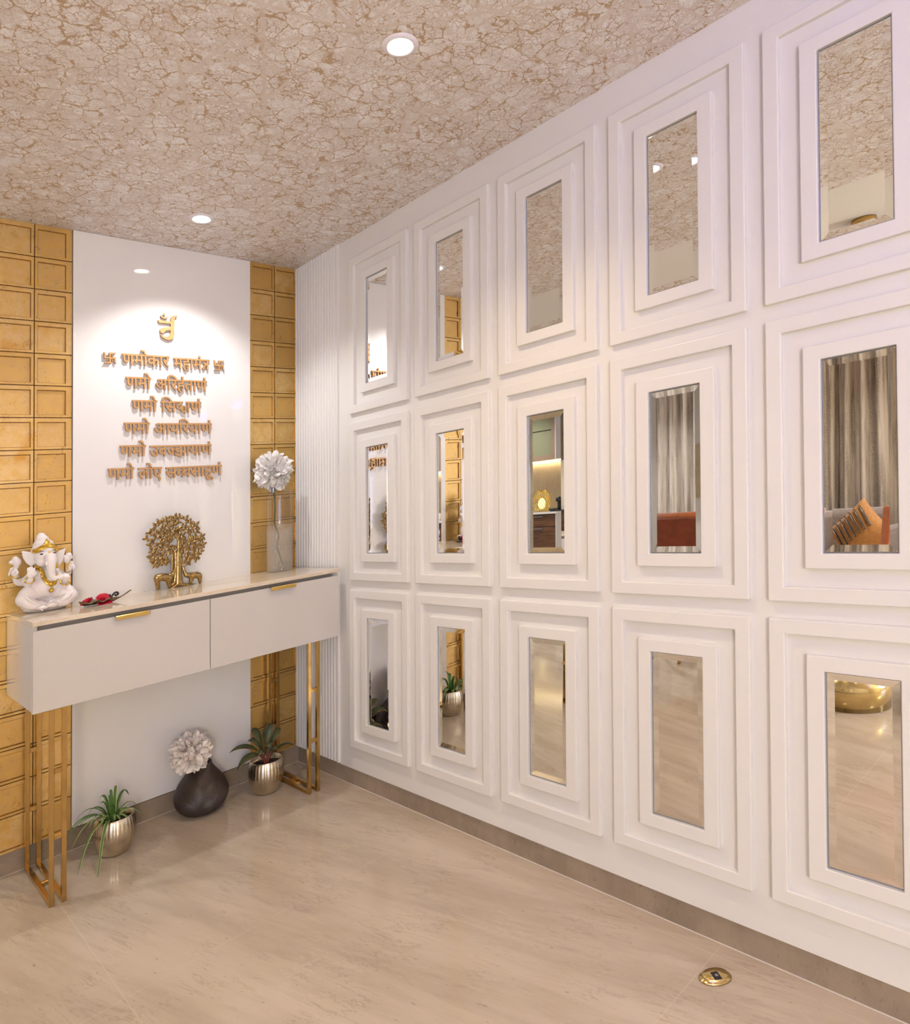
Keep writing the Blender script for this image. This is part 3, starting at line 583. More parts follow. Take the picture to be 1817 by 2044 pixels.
# ================================================================ raised lettering
GLY = {'ण':(723,[[(668,551,634,551,634,367),(634,184,634,0,607,0),(580,0,553,0,553,184),(553,367,553,551,509,551),(464,551,420,551,420,474),(420,398,420,321,420,293),(417,269,412,250,406,231),(398,213,385,198,371,181),(353,168,331,160,309,151),(282,146,251,146,189,146),(143,166,114,205,103,220),(94,240,88,263,82,286),(79,316,79,352,79,418),(79,485,79,551,53,551),(26,551,0,551,0,575),(0,598,0,622,246,622),(491,622,737,622,737,598),(737,575,737,551,703,551)],[(231,217,249,217,284,217),(307,228,321,249,328,260),(333,273,336,288,338,303),(339,324,339,353,339,419),(339,485,339,551,279,551),(220,551,160,551,160,485),(160,419,160,353,160,327),(161,306,164,291,167,276),(171,262,178,251,185,240),(195,232,206,226,216,220)]]),'म':(598,[[(543,551,509,551,509,367),(509,184,509,0,482,0),(455,0,428,0,428,83),(428,167,428,250,354,250),(281,250,207,250,207,238),(207,225,207,213,207,191),(202,175,193,166,183,156),(172,151,159,151,146,151),(133,155,119,164,105,172),(92,183,80,196,68,209),(58,222,51,237,43,252),(39,265,39,278,39,290),(44,300,53,309,62,317),(77,321,100,321,109,321),(117,321,126,321,126,398),(126,474,126,551,84,551),(42,551,0,551,0,575),(0,598,0,622,204,622),(408,622,612,622,612,598),(612,575,612,551,578,551)],[(428,474,428,551,354,551),(281,551,207,551,207,474),(207,398,207,321,281,321),(354,321,428,321,428,398)]]),'ो':(259,[[(204,551,170,551,170,367),(170,184,170,0,143,0),(116,0,89,0,89,184),(89,367,89,551,59,551),(30,551,0,551,0,575),(0,598,0,622,91,622),(182,622,273,622,273,598),(273,575,273,551,239,551)],[(115,615,90,615,76,668),(62,709,49,740,35,770),(20,791,3,804,-14,817),(-33,823,-56,823,-71,823),(-84,822,-95,819,-106,816),(-117,812,-126,809,-134,833),(-142,858,-150,882,-124,891),(-94,896,-59,896,-23,896),(8,887,35,871,61,854),(84,825,106,784,127,743),(146,686,165,615,140,615)]]),'क':(762,[[(777,575,777,551,669,551),(560,551,452,551,452,484),(452,416,452,349,484,382),(523,399,569,399,612,399),(648,385,675,358,702,330),(716,290,716,239,716,208),(711,176,701,141,691,106),(674,72,651,39,627,53),(603,66,579,80,596,101),(609,126,620,154,631,182),(636,210,636,237,636,268),(630,292,617,307,604,322),(585,330,562,330,526,330),(489,306,452,258,452,172),(452,86,452,0,425,0),(398,0,371,0,371,58),(371,116,371,174,355,161),(335,148,312,136,288,124),(259,118,226,118,195,118),(165,124,138,137,110,150),(88,169,71,195,54,220),(46,252,46,290,46,343),(64,386,101,417,138,448),(185,464,244,464,259,464),(277,463,296,461,315,458),(329,456,339,454,337,430),(335,405,333,381,322,384),(309,386,293,388,276,390),(262,391,249,391,210,391),(180,382,159,365,138,348),(127,323,127,292,127,257),(137,231,158,214,178,197),(201,188,228,188,257,188),(284,195,307,209,330,223),(351,240,371,260,371,357),(371,454,371,551,247,551),(124,551,0,551,0,575),(0,598,0,622,259,622),(518,622,777,622,777,598)]]),'र':(409,[[(352,75,395,42,377,24),(359,6,341,-12,302,21),(265,54,230,87,195,120),(165,152,138,181,111,210),(90,235,75,256,60,277),(51,293,47,305,42,317),(40,329,40,340,40,353),(45,365,55,376,65,387),(81,393,104,393,121,393),(135,389,148,382,160,374),(171,363,181,349,207,362),(226,379,238,399,250,419),(256,442,256,468,256,483),(254,499,251,514,248,529),(244,541,239,551,159,551),(80,551,0,551,0,575),(0,598,0,622,141,622),(283,622,424,622,424,598),(424,575,424,551,389,551),(355,551,320,551,331,528),(336,497,336,458,336,421),(329,390,314,365,299,340),(279,318,254,301,229,283),(200,267,167,254,197,219),(232,184,272,147,311,110)]]),'ह':(531,[[(330,47,321,69,345,76),(365,86,380,98,395,110),(403,127,403,148,403,173),(393,193,374,208,355,222),(323,229,280,229,234,229),(199,220,175,201,150,181),(138,156,138,124,138,103),(142,83,150,64,157,45),(173,23,197,-1,220,-24),(255,-54,302,-89,284,-107),(266,-124,248,-142,187,-95),(141,-50,108,-9,75,32),(58,79,58,130,58,155),(63,178,73,198,84,217),(98,234,115,248,102,260),(92,275,83,292,74,309),(69,329,69,352,69,371),(72,387,79,400,86,413),(95,425,106,433,121,444),(139,453,159,458,178,463),(202,465,229,465,273,465),(317,465,361,465,361,494),(361,522,361,551,241,551),(120,551,0,551,0,575),(0,598,0,622,182,622),(364,622,546,622,546,598),(546,575,546,551,511,551),(477,551,442,551,442,499),(442,446,442,394,371,394),(301,394,230,394,209,394),(195,393,186,391,177,389),(170,386,164,381,154,373),(149,362,149,347,149,334),(152,322,159,312,166,301),(174,292,183,284,214,295),(248,300,284,300,330,300),(368,293,397,279,426,265),(447,247,461,225,474,202),(481,178,481,153,481,114),(470,82,447,57,424,32),(391,13,348,2,339,24)]]),'ा':(259,[[(204,551,170,551,170,367),(170,184,170,0,143,0),(116,0,89,0,89,184),(89,367,89,551,59,551),(30,551,0,551,0,575),(0,598,0,622,91,622),(182,622,273,622,273,598),(273,575,273,551,239,551)]]),'ं':(0,[[(-185,756,-185,772,-185,788),(-179,802,-169,813,-158,824),(-145,830,-130,830,-115,830),(-102,824,-91,813,-80,802),(-75,788,-75,772,-75,756),(-80,742,-91,731,-102,720),(-115,714,-130,714,-145,714),(-158,720,-169,731,-179,742)]]),'त':(570,[[(515,551,481,551,481,367),(481,184,481,0,454,0),(427,0,400,0,400,109),(400,219,400,328,364,328),(327,328,291,328,250,328),(220,326,200,322,179,318),(163,310,150,299,134,286),(126,266,126,237,126,204),(138,173,163,143,188,112),(224,78,271,40,253,23),(235,5,217,-12,186,15),(158,41,132,68,105,95),(84,122,69,151,53,180),(45,210,45,242,45,265),(50,286,59,305,68,324),(79,339,93,351,112,368),(136,380,163,388,190,395),(227,399,272,399,315,399),(357,399,400,399,400,450),(400,500,400,551,267,551),(133,551,0,551,0,575),(0,598,0,622,195,622),(389,622,584,622,584,598),(584,575,584,551,550,551)]]),'अ':(764,[[(470,241,470,218,470,171),(455,137,425,114,394,91),(357,80,312,80,255,80),(204,101,159,144,114,187),(71,257,29,356,53,365),(76,373,100,382,129,311),(160,256,193,215,226,174),(264,153,305,153,330,153),(351,159,367,171,383,182),(391,201,391,227,391,252),(384,274,371,293,357,312),(339,330,318,347,300,344),(281,342,260,341,258,364),(257,388,255,411,300,412),(333,420,352,435,370,450),(380,469,380,494,380,518),(372,535,357,546,341,557),(323,562,302,562,277,562),(255,559,235,552,215,545),(194,536,171,525,163,548),(154,571,146,594,163,603),(185,612,211,620,236,628),(265,632,298,632,350,632),(390,619,418,593,445,567),(459,534,459,495,459,443),(437,403,392,375,399,368),(406,362,412,355,437,352),(462,350,486,350,507,350),(526,351,543,353,560,355),(577,358,594,363,594,426),(594,488,594,551,570,551),(545,551,521,551,521,575),(521,598,521,622,607,622),(693,622,779,622,779,598),(779,575,779,551,744,551),(710,551,675,551,675,367),(675,184,675,0,648,0),(621,0,594,0,594,97),(594,193,594,290,578,286),(562,283,547,282,532,280),(515,279,498,279,487,279),(472,280,455,282,465,262)]]),'ि':(259,[[(89,367,89,551,59,551),(30,551,0,551,0,575),(0,598,0,622,27,622),(53,622,80,622,72,637),(65,652,61,669,55,686),(53,704,53,724,53,776),(72,818,111,849,150,880),(201,896,266,896,360,896),(443,871,516,820,589,769),(651,700,704,615,676,615),(648,615,620,615,518,754),(406,824,283,824,236,824),(200,814,174,795,147,775),(134,748,134,714,134,694),(137,677,144,662,150,647),(157,633,165,622,201,622),(237,622,273,622,273,598),(273,575,273,551,239,551),(204,551,170,551,170,367),(170,184,170,0,143,0),(116,0,89,0,89,184)]]),'स':(676,[[(622,551,587,551,587,367),(587,184,587,0,560,0),(533,0,506,0,506,89),(506,177,506,266,487,260),(467,256,448,254,429,252),(406,251,380,251,352,251),(323,254,292,259,260,264),(234,270,212,277,199,268),(184,260,167,253,194,218),(227,183,264,146,301,109),(339,75,380,42,362,24),(344,6,326,-12,289,21),(254,54,221,87,188,120),(158,152,133,181,108,210),(88,235,73,256,58,277),(49,293,46,305,42,317),(40,329,40,340,40,353),(45,365,55,376,65,387),(81,393,104,393,121,393),(135,389,148,382,160,374),(171,363,181,350,195,363),(205,379,210,399,215,418),(217,438,217,458,217,478),(215,496,213,512,209,528),(206,541,201,551,134,551),(67,551,0,551,0,575),(0,598,0,622,230,622),(461,622,691,622,691,598),(691,575,691,551,656,551)],[(332,322,369,322,395,322),(419,323,440,326,461,329),(483,333,506,339,506,410),(506,480,506,551,431,551),(356,551,281,551,286,540),(290,526,293,511,296,496),(298,478,298,458,298,430),(295,406,289,385,282,364),(273,347,262,333,297,326)]]),'द':(520,[[(435,-47,413,-58,399,-35),(386,-12,373,11,360,34),(350,55,342,73,334,72),(325,71,316,70,307,69),(297,68,287,68,259,68),(231,72,203,79,174,86),(148,97,125,113,101,128),(82,149,68,176,53,202),(46,234,46,272,46,301),(51,327,62,348,72,368),(85,386,102,401,124,420),(151,434,183,443,215,452),(251,456,290,456,292,456),(293,456,295,456,295,488),(295,519,295,551,197,551),(98,551,0,551,0,575),(0,598,0,622,178,622),(356,622,534,622,534,598),(534,575,534,551,481,551),(429,551,376,551,376,496),(376,440,376,385,360,385),(343,385,327,385,288,385),(257,383,234,378,210,373),(189,366,173,355,158,345),(147,332,139,317,130,302),(126,283,126,262,126,227),(139,198,166,175,192,152),(232,140,287,140,291,140),(295,140,299,140,303,140),(307,140,312,141,308,154),(306,166,306,176,306,199),(313,216,327,226,341,235),(356,240,373,240,402,240),(424,232,439,216,454,199),(461,181,461,162,461,141),(456,124,447,113,437,101),(425,92,410,86,418,70),(428,54,439,37,449,20),(463,-1,480,-24,458,-35)]]),'ध':(615,[[(630,575,630,551,595,551),(561,551,526,551,526,367),(526,184,526,0,499,0),(472,0,445,0,445,50),(445,100,445,150,424,137),(402,126,378,117,353,108),(322,103,283,103,232,103),(190,117,159,144,127,170),(111,206,111,251,111,269),(114,286,120,303,126,320),(135,335,148,348,117,360),(91,378,72,402,52,425),(42,456,42,493,42,533),(56,566,83,593,110,619),(145,632,187,632,222,632),(252,623,275,604,299,585),(311,561,311,531,311,500),(298,470,271,443,251,456),(230,469,210,482,217,489),(223,496,226,504,229,511),(230,519,230,526,230,536),(227,546,220,555,213,563),(201,568,184,568,165,568),(149,561,136,546,123,531),(116,512,116,489,116,468),(121,451,132,438,142,425),(155,415,172,409,188,403),(205,399,223,397,243,402),(265,405,288,405,295,405),(304,405,312,404,322,403),(328,403,333,402,331,379),(328,355,326,332,322,333),(317,333,312,333,306,333),(301,333,298,333,265,333),(238,326,220,312,201,299),(191,279,191,254,191,227),(201,206,220,193,238,180),(263,173,292,173,327,173),(357,180,382,195,407,209),(428,226,445,245,445,347),(445,449,445,551,424,551),(404,551,383,551,383,575),(383,598,383,622,465,622),(548,622,630,622,630,598)]]),'आ':(1023,[[(470,241,470,218,470,171),(455,137,425,114,394,91),(357,80,312,80,255,80),(204,101,159,144,114,187),(71,257,29,356,53,365),(76,373,100,382,129,311),(160,256,193,215,226,174),(264,153,305,153,330,153),(351,159,367,171,383,182),(391,201,391,227,391,252),(384,274,371,293,357,312),(339,330,318,347,300,344),(281,342,260,341,258,364),(257,388,255,411,300,412),(333,420,352,435,370,450),(380,469,380,494,380,518),(372,535,357,546,341,557),(323,562,302,562,277,562),(255,559,235,552,215,545),(194,536,171,525,163,548),(154,571,146,594,163,603),(185,612,211,620,236,628),(265,632,298,632,350,632),(390,619,418,593,445,567),(459,534,459,495,459,443),(437,403,392,375,399,368),(406,362,412,355,437,352),(462,350,486,350,507,350),(526,351,543,353,560,355),(577,358,594,363,594,426),(594,488,594,551,570,551),(545,551,521,551,521,575),(521,598,521,622,693,622),(866,622,1038,622,1038,598),(1038,575,1038,551,1003,551),(969,551,934,551,934,367),(934,184,934,0,907,0),(880,0,853,0,853,184),(853,367,853,551,794,551),(734,551,675,551,675,367),(675,184,675,0,648,0),(621,0,594,0,594,97),(594,193,594,290,578,286),(562,283,547,282,532,280),(515,279,498,279,487,279),(472,280,455,282,465,262)]]),'य':(580,[[(397,622,595,622,595,598),(595,575,595,551,560,551),(526,551,491,551,491,367),(491,184,491,0,464,0),(437,0,410,0,410,60),(410,119,410,179,391,167),(369,156,343,147,317,137),(287,132,253,132,193,132),(145,152,108,193,70,233),(47,286,38,353,79,362),(110,374,130,390,150,405),(160,428,160,457,160,476),(156,493,149,509,141,525),(132,539,123,551,82,551),(41,551,0,551,0,575),(0,598,0,622,198,622)],[(203,325,129,301,142,268),(159,244,180,228,200,211),(226,203,259,203,292,203),(321,210,346,224,371,238),(392,255,410,274,410,366),(410,459,410,551,344,551),(277,551,211,551,230,516),(240,481,240,445,240,373)]]),'उ':(548,[[(0,598,0,622,188,622),(375,622,563,622,563,598),(563,575,563,551,526,551),(490,551,453,551,474,525),(485,496,485,464,485,404),(459,359,406,328,430,307),(452,282,471,254,490,225),(499,191,499,152,499,119),(492,91,477,68,462,45),(441,28,415,17,389,6),(360,0,328,0,290,0),(254,10,220,31,185,51),(152,84,121,130,89,176),(58,237,29,313,53,321),(76,330,100,338,119,286),(139,240,162,201,184,161),(208,130,235,108,261,85),(289,74,320,74,347,74),(370,80,388,93,405,105),(414,127,414,160,414,187),(407,213,392,236,376,259),(356,280,329,301,309,297),(287,295,264,294,262,317),(261,341,259,364,308,365),(345,374,369,390,392,406),(404,430,404,463,404,483),(399,501,389,516,379,530),(366,542,351,551,234,551),(117,551,0,551,0,575)]]),'व':(556,[[(571,575,571,551,536,551),(502,551,467,551,467,367),(467,184,467,0,440,0),(414,0,387,0,387,55),(387,110,387,165,370,153),(349,142,324,133,299,123),(268,118,233,118,197,118),(165,125,137,139,109,153),(87,173,71,198,54,223),(46,252,46,286,46,343),(65,387,104,418,142,449),(192,464,255,464,264,464),(275,464,288,463,301,462),(313,460,326,459,338,458),(347,456,354,454,352,430),(351,405,349,381,336,384),(322,386,306,388,290,390),(274,391,259,391,218,391),(185,382,162,364,139,346),(127,320,127,287,127,253),(138,228,159,212,179,196),(205,188,235,188,270,188),(300,196,325,211,350,226),(370,242,387,260,387,357),(387,454,387,551,258,551),(129,551,0,551,0,575),(0,598,0,622,190,622),(381,622,571,622,571,598)]]),'ज':(742,[[(688,551,653,551,653,367),(653,184,653,0,626,0),(599,0,572,0,572,123),(572,247,572,370,526,370),(481,370,435,370,408,370),(389,371,378,373,402,353),(421,330,436,303,451,276),(458,248,458,218,458,187),(451,162,438,141,424,120),(406,105,384,95,361,85),(337,80,310,80,275,80),(241,90,209,111,177,131),(146,164,117,212,88,259),(59,322,31,401,55,409),(78,418,102,426,133,337),(165,269,198,223,231,176),(267,153,306,153,327,153),(345,159,359,170,372,181),(379,200,379,227,379,256),(369,284,349,310,328,336),(303,358,273,377,283,398),(292,420,302,441,392,441),(482,441,572,441,572,478),(572,514,572,551,381,551),(191,551,0,551,0,575),(0,598,0,622,252,622),(505,622,757,622,757,598),(757,575,757,551,722,551)]]),'झ':(756,[[(302,222,271,222,252,222),(232,220,213,215,194,210),(176,204,161,197,130,216),(103,238,82,263,61,288),(50,318,50,352,50,371),(53,387,60,400,67,413),(76,425,87,433,102,444),(120,453,139,458,158,463),(184,465,218,465,250,465),(282,465,314,465,314,494),(314,522,314,551,209,551),(105,551,0,551,0,575),(0,598,0,622,257,622),(514,622,771,622,771,598),(771,575,771,551,736,551),(702,551,667,551,667,367),(667,184,667,0,640,0),(613,0,586,0,586,70),(586,139,586,209,569,204),(553,201,537,200,521,198),(503,197,484,197,471,197),(455,199,438,202,444,187),(447,171,447,154,447,111),(433,77,406,52,378,27),(339,11,289,4,308,-4),(329,-12,350,-19,370,-26),(392,-33,415,-40,404,-63),(393,-87,382,-110,344,-93),(308,-75,273,-56,238,-37),(206,-18,176,1,137,3),(106,9,83,19,59,28),(48,44,48,65,48,80),(53,92,62,102,71,111),(84,116,101,116,114,116),(128,113,143,106,157,99),(174,87,194,70,203,69),(212,68,219,68,266,68),(302,75,328,89,353,102),(366,124,366,153,366,175),(358,192,342,204,325,216)],[(454,268,480,268,516,268),(551,273,586,283,586,372),(586,462,586,551,522,551),(459,551,395,551,395,499),(395,446,395,394,334,394),(272,394,211,394,190,394),(176,393,167,391,158,389),(151,386,145,381,135,373),(130,362,130,347,130,331),(135,318,144,307,153,296),(163,286,174,277,205,288),(238,294,275,294,303,294),(329,290,352,281,371,277),(390,274,411,272,431,269)]]),'ल':(678,[[(169,551,0,551,0,575),(0,598,0,622,231,622),(462,622,693,622,693,598),(693,575,693,551,658,551),(624,551,589,551,589,367),(589,184,589,0,562,0),(535,0,508,0,508,118),(508,237,508,355,504,356),(499,356,494,356,478,356),(462,352,445,344,428,336),(412,322,397,301,382,280),(368,249,356,208,330,216),(305,224,279,232,287,263),(298,290,311,313,295,325),(279,335,263,342,247,349),(229,353,209,353,182,353),(162,345,148,330,133,315),(126,295,126,271,126,246),(133,222,148,199,162,175),(183,152,210,127,237,101),(270,73,309,40,291,23),(273,5,255,-12,216,21),(181,53,149,84,117,114),(92,145,73,176,54,207),(45,240,45,275,45,310),(53,339,70,362,86,384),(106,400,131,411,156,421),(180,426,204,426,233,426),(260,421,285,412,309,402),(332,388,354,370,393,407),(441,426,499,426,502,426),(505,426,508,426,508,468),(508,509,508,551,339,551)]]),'ए':(553,[[(568,575,568,551,537,551),(505,551,474,551,474,494),(474,437,474,380,474,346),(472,319,467,299,462,279),(453,261,441,246,416,214),(377,196,323,192,318,217),(312,241,307,266,322,269),(334,272,345,275,355,279),(363,285,370,292,378,300),(384,310,388,322,391,333),(393,353,393,380,393,437),(393,494,393,551,315,551),(238,551,160,551,160,485),(160,419,160,353,160,322),(161,297,163,278,165,259),(169,243,176,230,183,217),(193,206,206,196,219,185),(237,173,260,160,297,139),(333,119,370,98,412,74),(442,51,460,30,477,8),(486,-20,486,-53,486,-80),(481,-105,470,-128,459,-152),(448,-171,439,-184,415,-170),(391,-156,367,-142,376,-129),(384,-114,392,-100,399,-85),(403,-70,403,-55,403,-42),(400,-31,395,-22,390,-12),(379,-1,363,11,347,22),(323,37,290,56,261,73),(232,89,203,106,177,121),(155,137,137,154,118,170),(105,190,95,212,84,236),(79,271,79,316,79,394),(79,473,79,551,53,551),(26,551,0,551,0,575),(0,598,0,622,189,622),(379,622,568,622,568,598)]]),'ू':(0,[[(-71,-222,-63,-245,-80,-252),(-98,-257,-117,-262,-136,-266),(-154,-268,-173,-268,-223,-268),(-262,-255,-291,-229,-319,-202),(-333,-168,-333,-126,-333,-88),(-318,-56,-287,-29,-256,-2),(-215,11,-162,11,-112,11),(-68,2,-31,-17,6,-36),(39,-60,68,-91,97,-121),(122,-154,145,-189,124,-202),(104,-215,83,-228,47,-173),(10,-130,-27,-101,-64,-72),(-107,-57,-156,-57,-190,-57),(-216,-64,-233,-77,-250,-90),(-259,-107,-259,-128,-259,-153),(-251,-171,-234,-181,-217,-191),(-199,-196,-178,-196,-160,-196),(-144,-194,-130,-191,-116,-187),(-102,-182,-88,-175,-80,-198)]]),'ँ':(0,[[(-188,833,-188,847,-188,861),(-183,873,-174,882,-164,891),(-152,896,-139,896,-125,896),(-113,891,-104,882,-94,873),(-89,861,-89,847,-89,833),(-94,821,-104,812,-113,802),(-125,797,-139,797,-152,797),(-164,802,-174,812,-183,821)],[(44,872,69,863,54,796),(28,749,-8,722,-43,694),(-87,680,-138,680,-186,680),(-228,695,-264,725,-300,754),(-329,800,-352,863,-329,871),(-306,879,-283,887,-266,840),(-246,805,-223,782,-200,759),(-171,747,-135,747,-96,747),(-68,760,-49,785,-30,810),(-16,844,-5,889,20,880)]])}
def bez(sp, n=4):
    out = []
    for i in range(len(sp)):
        a, b = sp[i], sp[(i + 1) % len(sp)]
        p0, p1, p2, p3 = (a[2], a[3]), (a[4], a[5]), (b[0], b[1]), (b[2], b[3])
        cr = abs((p1[0] - p0[0]) * (p3[1] - p0[1]) - (p1[1] - p0[1]) * (p3[0] - p0[0])) + abs((p2[0] - p0[0]) * (p3[1] - p0[1]) - (p2[1] - p0[1]) * (p3[0] - p0[0]))
        m = 1 if cr < 60 else n
        for k in range(m):
            t = k / m; u = 1 - t
            out.append(tuple(u * u * u * p0[j] + 3 * u * u * t * p1[j] + 3 * u * t * t * p2[j] + t * t * t * p3[j] for j in (0, 1)))
    return out
def clipx(poly, xm):
    out = []
    for i in range(len(poly)):
        a, b = poly[i], poly[(i + 1) % len(poly)]
        if a[0] <= xm: out.append(a)
        if (a[0] <= xm) != (b[0] <= xm):
            t = (xm - a[0]) / (b[0] - a[0]); out.append((xm, a[1] + t * (b[1] - a[1])))
    return out
def glyph_loops(ch):
    """polylines of one sign in font units, with its advance"""
    if ch == 'J':                                   # half ja
        return [clipx(bez(s), 575) for s in GLY['ज'][1]], 575
    if ch == 'V':                                   # half va
        return [clipx(bez(s), 392) for s in GLY['व'][1]], 380
    if ch == 'D':                                   # ddha ligature
        L = [[(x * .86, 622 - (622 - y) * .80) for x, y in bez(s)] for s in GLY['द'][1]]
        L += [[(x * .72 + 265, y * .70 - 75) for x, y in bez(s)] for s in GLY['ध'][1]]
        return L, 690
    if ch == 'T':                                   # tra ligature
        return [[(0, 551), (0, 622), (570, 622), (570, 551), (470, 551), (470, 0), (389, 0), (389, 300), (360, 310), (110, 20), (50, 75), (255, 318), (180, 335), (140, 372), (152, 440), (225, 440), (232, 405), (389, 396), (389, 551)]], 556
    adv, sp = GLY[ch]
    return [bez(s) for s in sp], adv
WORDS = [
 ('णमोकार', -.9183, -.7078, 2.1690, 'first word of the heading line, beside the swastika'), ('महामंT', -.6871, -.5127, 2.1650, 'second word of the heading line, beside the swastika'),
 ('णमो', -.9017, -.7922, 2.0628, 'short first word on the line just under the heading'), ('अिरहंताणं', -.7696, -.5258, 2.0590, 'long word ending the line just under the heading'),
 ('णमो', -.8747, -.7647, 1.9566, 'short first word on the narrowest line'), ('िसDाणं', -.745, -.5537, 1.9540, 'longer word ending the narrowest line'),
 ('णमो', -.9088, -.7984, 1.8525, 'short first word on the line above the last two'), ('आयिरयाणं', -.7768, -.5006, 1.8490, 'long word ending the line above the last two'),
 ('णमो', -.9266, -.8155, 1.7480, 'short first word on the last line but one'), ('उवJझायाणं', -.7962, -.5021, 1.7440, 'long word ending the last line but one'),
 ('णमो', -.9778, -.8668, 1.6455, 'short first word on the bottom line'), ('लोए', -.8484, -.7417, 1.6425, 'middle word on the bottom line'), ('सVवसाहूणं', -.7231, -.4489, 1.6395, 'longest word, ending the bottom line')]
def solid_letters(name, loops_list, zf, label, cat, group, off=0.0012, base=.0245, depth=.0085):
    """each list of loops becomes one filled, extruded piece; all pieces joined to one mesh"""
    bm = bmesh.new()
    for gi, loops in enumerate(loops_list):
        cu = bpy.data.curves.new('tmp', 'CURVE'); cu.dimensions = '2D'; cu.fill_mode = 'BOTH'
        cu.extrude = depth / 2 - gi * 2e-5; cu.offset = off
        for lp in loops:
            sp = cu.splines.new('POLY'); sp.points.add(len(lp) - 1)
            for i, (x, z) in enumerate(lp): sp.points[i].co = (x, z, 0, 1)
            sp.use_cyclic_u = True
        o = bpy.data.objects.new('tmp', cu); COL.objects.link(o); bpy.context.view_layer.update()
        me = bpy.data.meshes.new_from_object(o.evaluated_get(bpy.context.evaluated_depsgraph_get()))
        bm.from_mesh(me); bpy.data.objects.remove(o); bpy.data.curves.remove(cu); bpy.data.meshes.remove(me)
    bmesh.ops.remove_doubles(bm, verts=bm.verts, dist=1e-6)
    xs = [v.co.x for v in bm.verts]; zs = [v.co.y for v in bm.verts]
    cx, z0 = (min(xs) + max(xs)) / 2, min(zs)
    for v in bm.verts: v.co = Vector((v.co.x - cx, -v.co.z, v.co.y - z0))
    bmesh.ops.recalc_face_normals(bm, faces=bm.faces)
    me = bpy.data.meshes.new(name); bm.to_mesh(me); bm.free()
    me.materials.append(M['letter']); me.materials.append(M['letterside'])
    for p in me.polygons: p.material_index = 0 if p.normal.y < -.9 else 1; p.use_smooth = False
    o = bpy.data.objects.new(name, me); COL.objects.link(o); o.location = (cx, -(base + depth / 2), z0)
    return tag(o, label, cat, group)
for txt, xl, xr, zt, where in WORDS:
    pen = 0; LL = []
    for ch in txt:
        loops, adv = glyph_loops(ch)
        if ch == 'ं': loops = [[(-95, 705), (-95, 815), (-205, 815), (-205, 705)]]
        if ch == 'ं' and LL and txt[txt.index(ch) - 1] == 'ह': loops = [[(x - 0, y) for x, y in lp] for lp in loops]
        halves = [loops[:len(GLY['द'][1])], loops[len(GLY['द'][1]):]] if ch == 'D' else [loops]
        for hl in halves: LL.append([[(x + pen, y) for x, y in lp] for lp in hl])
        pen += adv
    a = min(x for l in LL for lp in l for x, y in lp); b = max(x for l in LL for lp in l for x, y in lp)
    sx = (xr - xl) / (b - a); sz = .0495 / 622
    LL = [[[(xl + (x - a) * sx, zt - .0502 + y * sz) for x, y in lp] for lp in l] for l in LL]
    solid_letters('raised_word', LL, zt, 'raised bronze word, ' + where, 'lettering', 'raised words on the white panel')

def blade(p, w):
    """tapered stroke polygon along points p with half widths w"""
    L = []; Q = []
    for i in range(len(p)):
        a = Vector(p[max(i - 1, 0)]); b = Vector(p[min(i + 1, len(p) - 1)]); d = (b - a).normalized(); nrm = Vector((-d.y, d.x))
        L.append(tuple(Vector(p[i]) + nrm * w[i])); Q.append(tuple(Vector(p[i]) - nrm * w[i]))
    return L + Q[::-1]
def arc(cx, cz, r, a0, a1, n=14, k=1.0): return [(cx + r * math.cos(R(a0 + (a1 - a0) * i / n)), cz + k * r * math.sin(R(a0 + (a1 - a0) * i / n))) for i in range(n + 1)]
# emblem: ja-like sign with crescent and dot
em = [[[(-.7611, 2.3385), (-.7555, 2.3255), (-.7020, 2.3255), (-.7020, 2.3110), (-.7370, 2.3045), (-.7475, 2.2985), (-.7525, 2.2905), (-.7500, 2.2810), (-.7400, 2.2760), (-.7330, 2.2795), (-.7290, 2.2870), (-.7235, 2.2910), (-.7020, 2.2945),
        (-.7035, 2.2780), (-.7090, 2.2655), (-.7200, 2.2610), (-.7330, 2.2630), (-.7500, 2.2715), (-.7440, 2.2600), (-.7300, 2.2500), (-.7140, 2.2465), (-.7000, 2.2490), (-.6890, 2.2575), (-.6845, 2.2720), (-.6840, 2.3500), (-.6800, 2.3575), (-.6730, 2.3590), (-.6705, 2.3680), (-.6900, 2.3660), (-.6985, 2.3600), (-.7020, 2.3500), (-.7020, 2.3365)]],
      [blade(arc(-.7315, 2.366, .0175, 195, 350, 14, .9), [.0002 + .0035 * math.sin(PI * i / 14) for i in range(15)])],
      [arc(-.7315, 2.3665, .0055, 0, 345, 20)]]
solid_letters('raised_emblem', em, 0, 'golden raised emblem with a crescent and dot, above the heading line', 'emblem', None, 0)
def swastika(cx, cz, label):
    s = .0245; P = []
    for k in range(4):
        a = k * PI / 2; c_, sn = math.cos(a), math.sin(a)
        rot = lambda q: (cx + s * (q[0] * c_ - q[1] * sn), cz + s * (q[0] * sn + q[1] * c_))
        bl = [rot(q) for q in [(-.15, -.15), (.15, -.15), (.15, .72), (.62, .72), (.86, .80), (1.06, 1.06), (.55, 1.0), (-.15, 1.0)]]
        P.append([bl]); dx, dz = rot((.42, .42)); P.append([arc(dx, dz, .0032, 0, 330, 11)])
    solid_letters('raised_swastika', P, 0, label, 'symbol', 'swastikas flanking the heading', 0)
swastika(-.9702, 2.1447, 'bronze religious swastika with four dots, before the first heading word')
swastika(-.4630, 2.1400, 'bronze religious swastika with four dots, after the second heading word')

